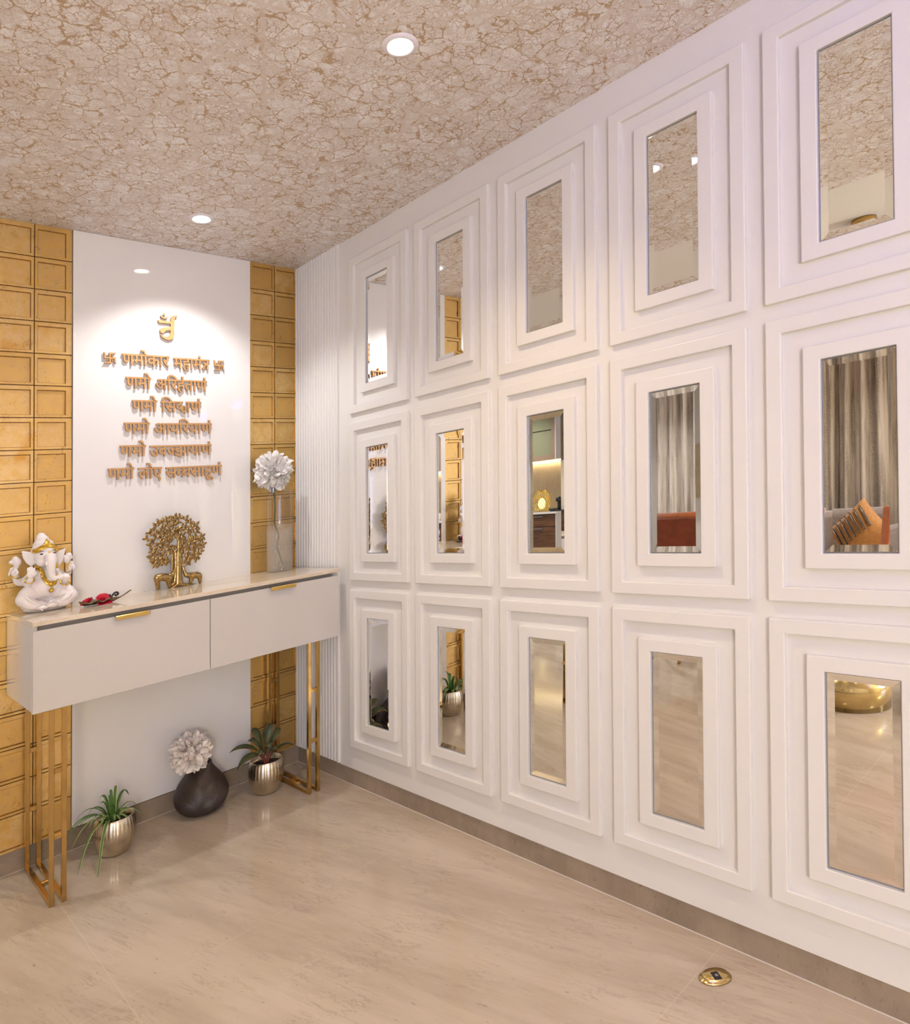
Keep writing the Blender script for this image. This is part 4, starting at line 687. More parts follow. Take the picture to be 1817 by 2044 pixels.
# ================================================================ floating console
CX = -.703
con = thing('console_cabinet', 'white lacquered two-drawer console on bronze frame legs, against the gold wall', 'console', (CX, -.24, 0))
L0 = lambda x0, x1, y0, y1, z0, z1: MB().box(x0 - CX, x1 - CX, y0 + .24, y1 + .24, z0, z1)
b = L0(-1.356, -1.338, -.452, -.0125, .739, 1.0495); b.box(-.068 - CX, -.050 - CX, -.452 + .24, -.0125 + .24, .739, 1.0495)
b.box(-1.338 - CX, -.068 - CX, -.44 + .24, -.0125 + .24, .739, .757)
b.build('body', M['lacq'], con, bevel=.001)
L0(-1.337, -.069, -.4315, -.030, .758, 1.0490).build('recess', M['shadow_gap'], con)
for x0, x1, hx0, hx1 in ((-1.3555, -.7015, -1.082, -.957), (-.6985, -.0505, -.4255, -.2995)):
    d = L0(x0, x1, -.471, -.4535, .735, 1.0335).build('drawer_front', M['lacq'], con, bevel=.0012)
    h = MB()
    q = [(-.004, 0), (-.004, .0035), (.020, .0035), (.0235, .0005), (.0235, -.0135), (.0205, -.0135), (.0205, 0)]
    h.prism(q, lambda u, v, w: (w - CX, -.471 + .24 - u, 1.0338 + v), hx0, hx1)
    h.build('handle', M['handle'], d, bevel=.0006)
# bronze frame legs: two bars joined by rungs, running down the front, along the floor and up the back
def leg_frame(x0, x1):
    s = MB(); w = .0165; zt = .739
    for a in (x0, x1 - w):
        a -= CX
        s.box(a, a + w, -.4355 + .24, -.4195 + .24, 0, zt); s.box(a, a + w, -.0425 + .24, -.0265 + .24, 0, zt)
        s.box(a, a + w, -.4195 + .24, -.0425 + .24, 0, .016)
    i0, i1 = x0 + w - CX, x1 - w - CX
    for z in (.486, .2425):
        s.box(i0, i1, -.4345 + .24, -.4205 + .24, z, z + .018); s.box(i0, i1, -.0415 + .24, -.0275 + .24, z - .006, z + .012)
    s.box(i0, i1, -.238 + .24, -.222 + .24, .001, .015)
    return s.build('leg_frame', M['brassleg'], con, bevel=.0008, seg=1)
leg_frame(-1.2945, -1.2365); leg_frame(-.2005, -.1370)
tag(MB().box(-1.3575, -.0445, -.4725, -.0125, 1.0500, 1.0675).build('marble_worktop', M['slab'], bevel=.0012),
    'polished cream marble slab lying on the white console', 'worktop')
ZT = 1.0677

# ================================================================ elephant-headed statue
GX, GY = -1.240, -.112
st = thing('deity_statue', 'white seated elephant-headed deity figurine with gold ornaments, at the end of the console', 'statue', (GX, GY, ZT), R(-5))
k_ = .000272; kx, kz = .000260, .000292
def g(cx, cy, y=0.0):            # sketch units -> statue space
    return ((cx - 630) * kx, y * .9, (1278 - .147 * (cx - 400) - cy) * kz + .002)
b = MB()
E = lambda cx, cy, y, rx, ry, rz, rot=None: b.ell(g(cx, cy, y), (rx * k_, ry * k_, rz * k_), rot)
T = lambda pts, rad, n=14: b.tube(spline([g(*p) for p in pts], len(pts) * 4), lerp([r * k_ for r in rad], len(pts) * 4), n)
def cap_t(pts, rad):
    T(pts, rad); b.ell(g(*pts[0]), rad[0] * k_); b.ell(g(*pts[-1]), rad[-1] * k_)
# seat, crossed legs in cloth
E(640, 1165, .005, 330, 190, 80); E(645, 1205, .0, 300, 180, 75)
cap_t([(560, 1010, .0), (400, 1020, -.030), (330, 1085, -.045)], [125, 130, 105])
cap_t([(330, 1090, -.045), (430, 1160, -.062), (610, 1175, -.066)], [112, 85, 55])
cap_t([(720, 990, .0), (880, 985, -.030), (955, 1035, -.045)], [125, 125, 100])
cap_t([(950, 1045, -.045), (850, 1110, -.064), (690, 1140, -.072)], [105, 85, 50])
E(560, 1190, -.086, 88, 70, 40); E(690, 1155, -.090, 76, 72, 42)      # feet
for i in range(5): E(490 + 15 * i, 1178 + 13 * i, -.112, 9, 12, 10); E(640 + 14 * i, 1170 - 8 * i, -.118, 9, 12, 10)
for i in range(6):                                                     # folds of the dhoti
    T([(300 + 22 * i, 1010 + 18 * i, -.064), (400 + 10 * i, 1100 + 14 * i, -.089 + .002 * i), (560, 1150 + 6 * i, -.080)], [11, 17, 10], 8)
    T([(985 - 24 * i, 965 + 16 * i, -.062), (890 - 10 * i, 1060 + 12 * i, -.089 + .002 * i), (740, 1110 + 6 * i, -.084)], [11, 17, 10], 8)
E(635, 900, -.020, 215, 165, 185); E(625, 760, -.008, 185, 130, 150); E(540, 720, -.035, 75, 65, 70); E(735, 700, -.035, 70, 60, 65)
# head, cheeks, trunk
E(615, 480, -.040, 150, 130, 150); E(560, 560, -.050, 80, 75, 85); E(700, 545, -.050, 75, 75, 80); E(640, 400, -.045, 125, 110, 95)
T([(660, 480, -.075), (662, 570, -.093), (665, 660, -.098), (675, 740, -.098), (720, 788, -.100), (790, 772, -.104), (860, 742, -.104)], [80, 72, 58, 48, 42, 36, 29], 18)
b.ell(g(862, 741, -.104), 28 * k_)
# ears
for pts, yy in (([(500, 470), (420, 440), (300, 422), (318, 520), (360, 590), (430, 640), (500, 590)], -.022), ([(745, 470), (800, 410), (900, 366), (878, 470), (855, 560), (800, 640), (740, 580)], -.022)):
    P = [g(x, y) for x, y in pts]
    b.prism([(p[0], p[2]) for p in P], lambda u, v, d: (u, d, v), yy - .005, yy + .005)
# turban crown
E(590, 395, -.028, 160, 150, 105); E(590, 330, -.024, 138, 130, 90); E(575, 262, -.020, 92, 88, 75); E(565, 215, -.018, 62, 60, 55); E(560, 190, -.016, 32, 32, 28)
# arms: two raised behind, two in front
cap_t([(500, 720, .0), (360, 850, .018), (265, 850, .010), (222, 760, -.012)], [72, 66, 55, 36])
E(205, 715, -.018, 50, 24, 55); cap_t([(180, 690, -.022), (150, 720, -.028), (140, 765, -.030)], [17, 15, 12]); cap_t([(205, 670, -.022), (178, 668, -.03), (152, 690, -.034)], [16, 14, 12]); cap_t([(235, 690, -.022), (250, 730, -.034), (225, 755, -.038)], [17, 16, 13])
E(245, 580, -.012, 62, 50, 70); E(225, 540, -.012, 45, 45, 40); E(180, 585, -.014, 40, 28, 30); E(240, 640, -.012, 35, 34, 50)
cap_t([(480, 740, -.020), (380, 870, -.045), (398, 810, -.082)], [70, 62, 42])
E(402, 735, -.094, 56, 26, 62)
for i, (x, y) in enumerate(((358, 655), (388, 640), (418, 638), (447, 654))): cap_t([(x + (400 - x) * .2, 730, -.094), (x, 690, -.097), (x, y, -.094)], [14, 12.5, 9.5])
cap_t([(440, 750, -.098), (462, 735, -.102), (458, 705, -.104)], [17, 15, 12])
cap_t([(760, 700, .0), (880, 760, .012), (940, 735, .002), (962, 680, -.012)], [70, 60, 50, 34])
E(985, 620, -.018, 44, 24, 55); cap_t([(965, 590, -.022), (980, 560, -.03), (1000, 580, -.034)], [16, 14, 12]); cap_t([(1000, 600, -.02), (1018, 640, -.03), (1005, 665, -.034)], [15, 14, 12]); cap_t([(960, 620, -.022), (945, 650, -.03), (962, 670, -.034)], [15, 14, 12])
E(925, 520, -.012, 50, 45, 70); E(950, 470, -.012, 46, 42, 45); E(880, 490, -.012, 34, 26, 26); E(985, 500, -.012, 26, 24, 22)
cap_t([(760, 740, -.020), (880, 850, -.045), (868, 810, -.085)], [66, 60, 42])
E(868, 790, -.094, 60, 34, 48); E(870, 752, -.100, 44, 36, 34)
for i in range(4): cap_t([(835 + 24 * i, 800, -.104), (835 + 22 * i, 770, -.116), (846 + 16 * i, 748, -.114)], [15, 14, 11])
body = fuse(b, 'body', M['marbdust'], st, .0020, 3)
for v in body.data.vertices: v.co.z = max(v.co.z, .0004)
# gold trim laid onto the sculpted surface
from mathutils.bvhtree import BVHTree
bvh = BVHTree.FromPolygons([v.co for v in body.data.vertices], [tuple(q.vertices) for q in body.data.polygons])
def on_body(cx, cy, lift=.0):
    p = g(cx, cy); h = bvh.ray_cast(Vector((p[0], -.5, p[2])), Vector((0, 1, 0)))
    return Vector((p[0], (h[0].y if h[0] else -.05) - lift, p[2]))
def strip(pts, wid, lift=.0022, n=36, na=6, skirt=.004):
    P = spline([(x, y, 0) for x, y in pts], n); Wd = lerp(wid, n); vs = []; fs = []
    for i, p in enumerate(P):
        d = (P[min(i + 1, n)] - P[max(i - 1, 0)]).normalized(); q = Vector((-d.y, d.x, 0))
        for k in range(na + 1):
            u = 2 * k / na - 1; c = p + q * (u * Wd[i]); vs.append(on_body(c.x, c.y, lift * (1 - .45 * u * u)))
    # soften jumps along the strip
    for _ in range(2):
        ys = [v.y for v in vs]
        for i in range(1, n):
            for k in range(na + 1):
                a = i * (na + 1) + k; vs[a] = Vector((vs[a].x, min(ys[a], (ys[a - na - 1] + ys[a + na + 1]) / 2 + .0006), vs[a].z))
    m = len(vs); vs += [v + Vector((0, skirt, 0)) for v in vs]
    for i in range(n):
        for k in range(na):
            a = i * (na + 1) + k; f = (a, a + 1, a + na + 2, a + na + 1); fs += [f, tuple(m + x for x in reversed(f))]
        for k in (0, na): a = i * (na + 1) + k; fs.append((a, a + na + 1, m + a + na + 1, m + a))
    for e in (0, n):
        for k in range(na): a = e * (na + 1) + k; fs.append((a, a + 1, m + a + 1, m + a))
    return vs, fs
def band(name, pts, wid, beads=0, extra=None, mt='goldpaint', **kw):
    b = MB(); v, f = strip(pts, wid, **kw); b.add(v, f, True)
    if beads:
        for i, p in enumerate(spline([(x, y, 0) for x, y in pts], beads)):
            for o in (-.55, .0, .55):
                w_ = wid[len(wid) // 2]; b.ell(on_body(p.x + (o * w_ * .5 if abs(pts[0][0] - pts[-1][0]) < 10 else 0), p.y + o * w_, .0025), 6.5 * k_, nu=8, nv=6)
    if extra: extra(b)
    return b.build(name, M[mt], st)
def crest(b):
    for cx, cy, rx, rz in ((628, 300, 36, 44), (592, 330, 24, 22), (668, 318, 24, 22), (628, 268, 20, 24), (640, 345, 18, 14)): b.ell(on_body(cx, cy, .002), (rx * k_, 14 * k_, rz * k_))
band('crown_band', [(438, 425), (480, 420), (545, 380), (610, 350), (660, 340), (715, 348), (752, 385), (762, 420)], [26, 34, 32, 30, 30, 30, 28, 18], 30, crest)
def pend(b):
    a = on_body(683, 905, .004); c = on_body(683, 960, .006); b.tube([a, c], 9 * k_, 8); b.ell(c, 35 * k_)
    b.ell(on_body(680, 870, .004), (30 * k_, 14 * k_, 24 * k_))
band('necklace', [(462, 655), (530, 668), (572, 720), (590, 790), (632, 850), (685, 872), (735, 845), (752, 818)], [20, 32, 34, 34, 36, 40, 32, 20], 34, pend)
b = MB()
for cx, cy, rx, rz in ((748, 620, 34, 40), (738, 655, 18, 26), (729, 712, 22, 26), (728, 745, 12, 14)): b.ell(on_body(cx, cy, .001), (rx * k_, 14 * k_, rz * k_))
b.tube([on_body(cx, cy, .001) for cx, cy in ((748, 620), (741, 650), (736, 672), (730, 700), (728, 745))], 9 * k_, 8)
b.build('earring', M['goldpaint'], st)
for cx, cy, tl, bw in ((553, 462, .06, ((-36, -18), (0, -38), (34, -36))), (716, 442, -.06, ((-34, -34), (0, -42), (32, -26)))):
    b = MB(); b.ell(on_body(cx, cy, .0001), (28 * k_, 5 * k_, 12 * k_), (0, tl, 0)); v, f = strip([(cx + dx, cy + dy) for dx, dy in bw], [2, 4, 2], .0008, 10, 2, .001); b.add(v, f, True); b.build('eye', M['ink'], st)
b = MB(); a = on_body(605, 570, -.004); b.tube([a, a + Vector((-.002, -.008, -.008)), a + Vector((-.002, -.0115, -.012))], [18 * k_, 17 * k_, 12 * k_], 10); b.ell(a + Vector((-.002, -.0115, -.012)), 12 * k_); b.build('tusk', M['marbdust'], st)
b = MB(); b.ell(on_body(648, 436, .0), (9 * k_, 5 * k_, 22 * k_)); b.ell(on_body(636, 428, .0), (6 * k_, 5 * k_, 15 * k_)); b.ell(on_body(660, 424, .0), (6 * k_, 5 * k_, 15 * k_)); b.build('forehead_mark', M['goldpaint'], st)
for c_, rr, rot in (((236, 785, -.006), 47, (R(20), R(25), 0)), ((393, 822, -.068), 58, (R(50), 0, 0)), ((955, 690, -.006), 44, (R(15), R(-25), 0)), ((868, 838, -.070), 60, (R(50), 0, 0))):
    MB().ring(g(*c_), rr * k_, 10 * k_, rot).build('bracelet', M['goldpaint'], st)

# ================================================================ brass tree with elephants
OX, OY = -.680, -.066
tr = thing('tree_ornament', 'antique brass tree of life ornament with two elephants at its trunk', 'ornament', (OX, OY, ZT))
q_ = .000219                    # sketch pixels of the close view -> metres
def o_(cx, cy, y=0.0): return ((cx - 890) * q_, y, (1790 - .16 * (cx - 890) - cy) * q_)
b = MB()
def OT(pts, rad, y=0.0, n=10, flat=None): b.tube(spline([o_(p[0], p[1], (p[2] if len(p) > 2 else y)) for p in pts], len(pts) * 5), [r * q_ for r in lerp(rad, len(pts) * 5)], n, True, flat)
OT([(870, 1760), (875, 1500), (880, 1100), (885, 800), (840, 700), (740, 600)], [62, 48, 34, 26, 20, 12], -.006)
OT([(930, 1750), (915, 1500), (915, 1150), (960, 980), (1060, 880), (1110, 760), (1120, 640)], [60, 46, 34, 28, 24, 20, 12], -.003)
OT([(800, 1740), (830, 1500), (835, 1150), (810, 1020), (720, 940), (620, 900), (480, 880)], [52, 42, 36, 30, 26, 22, 12], -.003)
OT([(760, 1300), (775, 1150), (745, 1040)], [24, 26, 14], .004); OT([(955, 1500), (960, 1250), (985, 1040)], [30, 26, 14], .004)
OT([(780, 1600), (770, 1400), (765, 1200)], [30, 26, 22], .003)
OT([(885, 820), (900, 680), (960, 560), (970, 460)], [24, 18, 14, 8]); OT([(1060, 880), (1180, 850), (1320, 850)], [18, 12, 8]); OT([(960, 980), (1060, 960), (1180, 990), (1300, 960)], [20, 14, 10, 8])
OT([(720, 940), (640, 1000), (560, 1040)], [18, 14, 8]); OT([(620, 900), (560, 820), (430, 720)], [16, 12, 8]); OT([(760, 620), (620, 560), (520, 480)], [16, 12, 8]); OT([(840, 700), (850, 560), (830, 400)], [14, 10, 6]); OT([(480, 880), (360, 960), (330, 1100)], [12, 10, 8])
for pts in ([(860, 1740), (780, 1790), (690, 1830, -.012)], [(890, 1740), (960, 1760), (1020, 1780, -.012)], [(930, 1740), (1080, 1740), (1220, 1725, -.004)], [(800, 1700), (740, 1740), (715, 1750, .004)]): OT(pts, [48, 32, 12], -.008)
b.build('trunk', M['orn'], tr)
rn = random.Random(11)
b = MB()
def leaf(x, y, ang, s, yy):
    c = Vector(o_(x, y, yy)); d = Vector((math.cos(ang), 0, math.sin(ang))); n2 = Vector((-d.z, 0, d.x)); f = Vector((0, -1, 0)); L = s * q_
    P = [c, c + d * L * .35 + n2 * L * .25, c + d * L * .65 + n2 * L * .22, c + d * L, c + d * L * .65 - n2 * L * .22, c + d * L * .35 - n2 * L * .25, c + d * L * .45 + f * L * .16, c - f * L * .06 + d * L * .45]
    P[0] = c + f * L * .05
    b.add(P, [(i, (i + 1) % 6, 6) for i in range(6)] + [((i + 1) % 6, i, 7) for i in range(6)])
cl = []
for i in range(420):
    for _ in range(40):
        a = rn.uniform(0, 2 * PI); rr = math.sqrt(rn.random())
        x, y = 835 + 590 * rr * math.cos(a), 800 - 505 * rr * math.sin(a)
        if y > 1060 and 640 < x < 1060: continue
        if x < 560 and y > 900: pass
        if all((x - p[0]) ** 2 + (y - p[1]) ** 2 > 92 ** 2 for p in cl): cl.append((x, y)); break
for x, y in [(400, 1240), (330, 1180), (460, 1190), (400, 1310), (490, 1280), (600, 1180), (1170, 1100), (1090, 1120), (1280, 1110)]: cl.append((x, y))
for x, y in cl:
    yy = -.004 - .010 * rn.random() * max(.2, 1 - ((x - 835) ** 2 + (y - 800) ** 2) / 560 ** 2); out = math.atan2(800 - y, x - 835)
    n = rn.choice((3, 3, 4)); base = out + rn.uniform(-.4, .4)
    for k in range(n): leaf(x, y, base + (k - (n - 1) / 2) * (1.15 if n > 3 else 1.3), rn.uniform(100, 140), yy - .0015 * (k % 2))
for x, y, a in ((530, 1160, -1.4), (500, 1200, -1.7), (640, 1120, -1.6), (620, 1200, -1.5), (1070, 1070, -1.5), (1100, 1130, -1.2), (1180, 1080, -1.1)): leaf(x, y, a, 150, -.006)
b.build('foliage', M['ornleaf'], tr)
def bird(x, y, s, ang):
    b = MB(); c, sn = math.cos(ang), math.sin(ang)
    f = lambda u, w, yy=0: o_(x + s * (u * c - w * sn), y - s * (u * sn + w * c), -.017 + yy)
    b.tube(spline([f(-1.5, -.1), f(-.7, 0), f(0, .08), f(.5, .25), f(.85, .45)], 14), [v * s * q_ for v in lerp([.05, .18, .34, .28, .17], 14)], 10); b.ell(f(.92, .5), .2 * s * q_, nu=12, nv=8); b.tube([f(1.05, .5), f(1.35, .42)], [.08 * s * q_, .02 * s * q_], 6)
    b.build('bird', M['orn'], tr)
bird(560, 800, 75, .75); bird(880, 530, 85, .35); bird(1130, 740, 70, 1.45); bird(1250, 790, 60, .2)
def elephant(sgn, pts_body, legs, head, trunk, yy):
    b = MB()
    for pts, rad in (pts_body, *legs, head, trunk):
        b.tube(spline([o_(p[0], p[1], yy) for p in pts], len(pts) * 5), [r * q_ for r in lerp(rad, len(pts) * 5)], 14)
        b.ell(o_(pts[0][0], pts[0][1], yy), rad[0] * q_); b.ell(o_(pts[-1][0], pts[-1][1], yy), rad[-1] * q_)
    fuse(b, 'elephant', M['orn'], tr, .0019, 5)
elephant(1, ([(430, 1590), (520, 1580), (620, 1590), (680, 1600)], [70, 82, 84, 70]), [([(425, 1600), (430, 1720), (445, 1820)], [68, 48, 36]), ([(660, 1640), (672, 1720), (680, 1785)], [62, 46, 34])],
         ([(690, 1560), (745, 1530), (770, 1480)], [66, 56, 40]), ([(770, 1490), (790, 1420), (800, 1370)], [40, 28, 16]), -.014)
elephant(-1, ([(1190, 1550), (1260, 1530), (1330, 1545)], [72, 74, 64]), [([(1340, 1560), (1350, 1640), (1352, 1690)], [58, 42, 32]), ([(1170, 1580), (1150, 1650), (1140, 1690)], [58, 42, 34])],
         ([(1170, 1540), (1100, 1540), (1050, 1530)], [62, 60, 46]), ([(1050, 1540), (1010, 1460), (985, 1380), (978, 1340)], [46, 34, 24, 16]), -.010)

# ================================================================ leaf dish with two roses
DX, DY = -1.062, -.240
di = thing('leaf_dish', 'dark bronze leaf-shaped dish with a curled stalk, beside the statue', 'dish', (DX, DY, ZT))
b = MB(); N = 26; W = 8; vs = []; fs = []
for i in range(N + 1):
    t = i / N; x = -.085 + .20 * t; w = .046 * math.sin(PI * min(1, t / .80) ** .8) if t < .80 else .004
    w = max(w, .0035 if t > .1 else .001)
    lift = .004 + .020 * max(0, (.12 - t) / .12) ** 2 + .034 * max(0, (t - .62) / .38) ** 1.3
    for k in range(W + 1):
        u = 2 * k / W - 1
        vs.append((x, u * w, lift + .016 * u * u * (1 + .35 * math.sin(9 * t * PI)) * min(1, w / .03)))
for i in range(N):
    for k in range(W): a = i * (W + 1) + k; fs.append((a, a + W + 1, a + W + 2, a + 1))
b.add(vs, fs, True); o = b.build('tray', M['dish'], di); sm = o.modifiers.new('t', 'SOLIDIFY'); sm.thickness = .0025; sm.offset = 1
b = MB(); b.tube(spline([(.030, -.012, .012), (.040, -.016, .034), (.052, -.018, .040), (.058, -.018, .032), (.050, -.018, .027), (.045, -.018, .032)], 30), .0042, 8)
b.tube(spline([(.020, .006, .012), (.032, .004, .03), (.028, -.01, .028)], 14), .0045, 8); b.build('curled_stalk', M['black'], di)
def rose(loc, s, tilt, label, open_=1.0):
    t = thing('fabric_rose', label, 'flower', loc); t.rotation_euler = tilt
    b = MB(); rnn = random.Random(3)
    for ring, (n, r, h, fl) in enumerate(((3, .20, .95, .05), (4, .42, .92, .12), (5, .68, .82, .25), (6, .95, .66, .42))):
        for k in range(n):
            a0 = 2 * PI * k / n + ring * .7; vs = []; fs = []; nu, nv = 8, 5
            for j in range(nv + 1):
                v = j / nv
                for i in range(nu + 1):
                    u = i / nu - .5; a = a0 + u * 2 * PI / n * 1.45; edge = 1 - (2 * abs(u)) ** 3 * .35
                    rad = r * (.35 + .65 * v ** .7) + fl * open_ * v ** 3; vs.append((s * rad * math.cos(a), s * rad * math.sin(a), s * (h * v * edge)))
            for j in range(nv):
                for i in range(nu): q = j * (nu + 1) + i; fs.append((q, q + 1, q + nu + 2, q + nu + 1))
            b.add(vs, fs, True)
    o = b.build('petals', M['rose'], t); m = o.modifiers.new('t', 'SOLIDIFY'); m.thickness = s * .05
    return t
rose((DX + .002, DY - .010, ZT + .008), .024, (R(52), 0, R(8)), 'open red fabric rose facing out of the leaf dish')
rose((DX - .052, DY + .002, ZT + .009), .024, (R(-10), R(-28), 0), 'half-closed red fabric rose at the tip of the leaf dish', .3)

# ================================================================ flowers
def blossom(name, label, loc, rad, mt, n, seed, parts, face=(0, -1, .2), plen=.55):
    t = thing(name, label, 'flower', loc); rn = random.Random(seed); b = MB(); fv = Vector(face).normalized()
    for i in range(n):
        z = 1 - 2 * (i + .5) / n; a = i * 2.39996; d = Vector((math.sqrt(1 - z * z) * math.cos(a), math.sqrt(1 - z * z) * math.sin(a), z))
        d = (d + Vector([rn.uniform(-.14, .14) for _ in range(3)])).normalized()
        L = rad * rn.uniform(.86, 1.06); st_ = d * (L * (1 - plen)); sd = d.cross(Vector([rn.uniform(-1, 1) for _ in range(3)])).normalized(); up = d.cross(sd)
        bend = rn.uniform(-.05, .30) * (1 if up.dot(fv) < 0 else -1); pts = []; m = 6
        for j in range(m + 1):
            s = j / m; pts.append(st_ + d * (L * plen * s) + up * (bend * L * s * s) + sd * (rn.uniform(-.02, .02) * L * s))
        w = L * rn.uniform(.27, .36); ws = [w * v for v in (.30, .62, .88, 1.0, 1.0, .80, .30)]
        b.ribbon(pts, ws, sd, .30, 4)
    b.ell((0, 0, 0), rad * .55, nu=16, nv=10)
    b.build('petals', mt, t)
    for nm, pts, r, m_ in parts:
        bb = MB(); bb.tube(spline(pts, 28), r, 8); bb.build(nm, m_, t)
    return t
VX, VY = -.178, -.122
bt = thing('glass_vase', 'tall clear glass bottle vase with crackled base, at the far end of the console', 'vase', (VX, VY, ZT))
pf = [(.040, .0005), (.058, .003), (.0645, .012), (.0655, .05), (.0655, .385), (.063, .402), (.054, .4155), (.040, .4215), (.030, .426), (.027, .434), (.027, .452), (.0295, .456)]
MB().lathe(pf, 64, cap0=True, cap1=False).build('glass_body', M['glass'], bt)
fx, fy, fz = -.217, -.128, 1.588
blossom('white_flower', 'big white silk bloom on a bent green stem in the glass bottle', (fx, fy, fz), .103, M['petal'], 250, 5,
        [('stem', [(0, 0, -.06), (.006, .004, -.10), (.012, .006, -.20), (.010, .006, -.27), (.034, .008, -.335), (.026, .01, -.39), (.048, .012, -.455), (.066, .012, -.495)], .0042, M['stem']),
         ('root', [(.050, .012, -.455), (.030, .006, -.495), (.052, .0, -.512), (.082, .012, -.498), (.078, .018, -.470)], .0025, M['stem']),
         ('calyx', [(0, 0, -.085), (0, 0, -.112)], .012, M['edge'])])

# ================================================================ on the floor
def fluted_pot(name, label, loc, h, rb, rm, rt, cat='plant'):
    t = thing(name, label, cat, loc); NF = 30
    fn = lambda a, z: 1 + .018 * (abs(math.cos(a * NF / 2)) - .5) * min(1, (h - z) / .012 + .15) * min(1, z / .008 + .2)
    prof = []
    for i in range(25):
        s = i / 24; r = rb + (rm - rb) * math.sin(min(1, s / .62) * PI / 2) if s < .62 else rm + (rt - rm) * ((s - .62) / .38) ** 2; prof.append((r, .0015 + s * (h - .0015)))
    MB().lathe(prof + [(rt - .002, h + .0012), (rt - .005, h), (rt - .004, h * .8), (rb * .9, .02)], 240, fn=fn, cap1=True).build('pot', M['pot'], t)
    b = MB().lathe([(rt - .0065, h - .030), (rt * .5, h - .024), (.004, h - .020)], 40, cap0=False); b.build('soil', M['soil'], t)
    return t
def blade_leaf(t, b0, az, out, up, w, mt, droop=1.0, seed=0, tip=None, name='leaf', prof=None, stalk=None):
    rn = random.Random(seed); d = Vector((math.cos(az), math.sin(az), 0)); p0 = Vector(b0)
    p3 = p0 + d * out + Vector((0, 0, up - droop)); p1 = p0 + d * out * .22 + Vector((0, 0, up * 1.0)); p2 = p0 + d * out * .72 + Vector((0, 0, up * 1.12))
    pts = []; m = 14
    for j in range(m + 1):
        s = j / m; u = 1 - s; pts.append(p0 * u ** 3 + p1 * 3 * u * u * s + p2 * 3 * u * s * s + p3 * s ** 3)
    sd = Vector((-d.y, d.x, 0)); sd = (sd + Vector((0, 0, rn.uniform(-.35, .35)))).normalized()
    prof = prof or (.6, .9, 1, 1, 1, .95, .9, .8, .7, .55, .05)
    b = MB(); b.ribbon(pts, [w * v for v in lerp(prof, m)], sd, .22, 4); o = b.build(name, mt, t)
    if stalk: MB().tube(spline([stalk, tuple(p0.lerp(pts[2], .5)), tuple(pts[4])], 10), .0028, 6).build('leaf_stalk', M['redstem'], t)
    return o
P1 = (-.994, -.190, 0)
sp = fluted_pot('spider_plant', 'variegated spider plant in a ribbed champagne metal pot, beside the console leg', P1, .152, .056, .083, .073)
rn = random.Random(21)
specs = [(-2.5, .20, .07, .19, 1), (-2.15, .21, .08, .245, 1), (-2.9, .17, .09, .11, 1), (2.9, .17, .10, .08, 0), (2.6, .16, .125, .10, 0), (3.3, .20, .12, .13, 0), (-2.75, .11, .10, .05, 1), (2.2, .06, .155, .02, 0),
         (1.6, .03, .165, .0, 0), (1.0, .03, .18, .0, 1), (.6, .10, .16, .06, 0), (.2, .12, .10, .10, 1), (-.3, .11, .075, .075, 1), (-.9, .08, .06, .06, 1), (-1.4, .06, .06, .03, 1), (-1.8, .05, .07, .03, 1), (2.4, .10, .11, .04, 0), (3.0, .13, .085, .045, 0),
         (-2.3, .10, .085, .03, 1), (1.9, .02, .14, .0, 0), (-1.1, .03, .08, .0, 0), (2.8, .04, .13, .01, 0), (.0, .06, .06, .02, 1), (-3.0, .08, .07, .03, 1), (1.3, .07, .13, .04, 0), (-2.0, .03, .10, .0, 0)]
for i, (az, out, up, dr, v) in enumerate(specs):
    az += rn.uniform(-.08, .08); b0 = (.012 * math.cos(az) - .008, .012 * math.sin(az), .128)
    blade_leaf(sp, b0, az, out * .92, up * .74, rn.uniform(.011, .0155) if i != 4 else .007, M['spider'] if v else M['spider2'], dr * .9, i)
P2 = (-.300, -.205, 0)
ap = fluted_pot('red_leaf_plant', 'dark leafy plant with red leaf edges in a ribbed champagne pot, by the ribbed corner', P2, .158, .057, .0855, .076)
lp = (.10, .16, .30, .62, .92, 1, .95, .82, .6, .34, .04)
for i, (az, out, up, dr, w) in enumerate([(2.85, .165, .115, .03, .046), (3.35, .165, .085, .065, .048), (2.1, .075, .155, .0, .050), (.9, .07, .150, -.01, .048), (.25, .085, .13, .0, .046), (-.1, .145, .07, .045, .040), (-1.7, .04, .10, .02, .04), (2.5, .08, .12, .01, .044), (-.9, .05, .075, .02, .036), (-2.6, .06, .075, .02, .036)]):
    blade_leaf(ap, (.010 * math.cos(az), .010 * math.sin(az), .146), az, out, up, w * 1.35, M['aglao'], dr, i + 40, prof=lp, stalk=(.006 * math.cos(az), .006 * math.sin(az), .129))
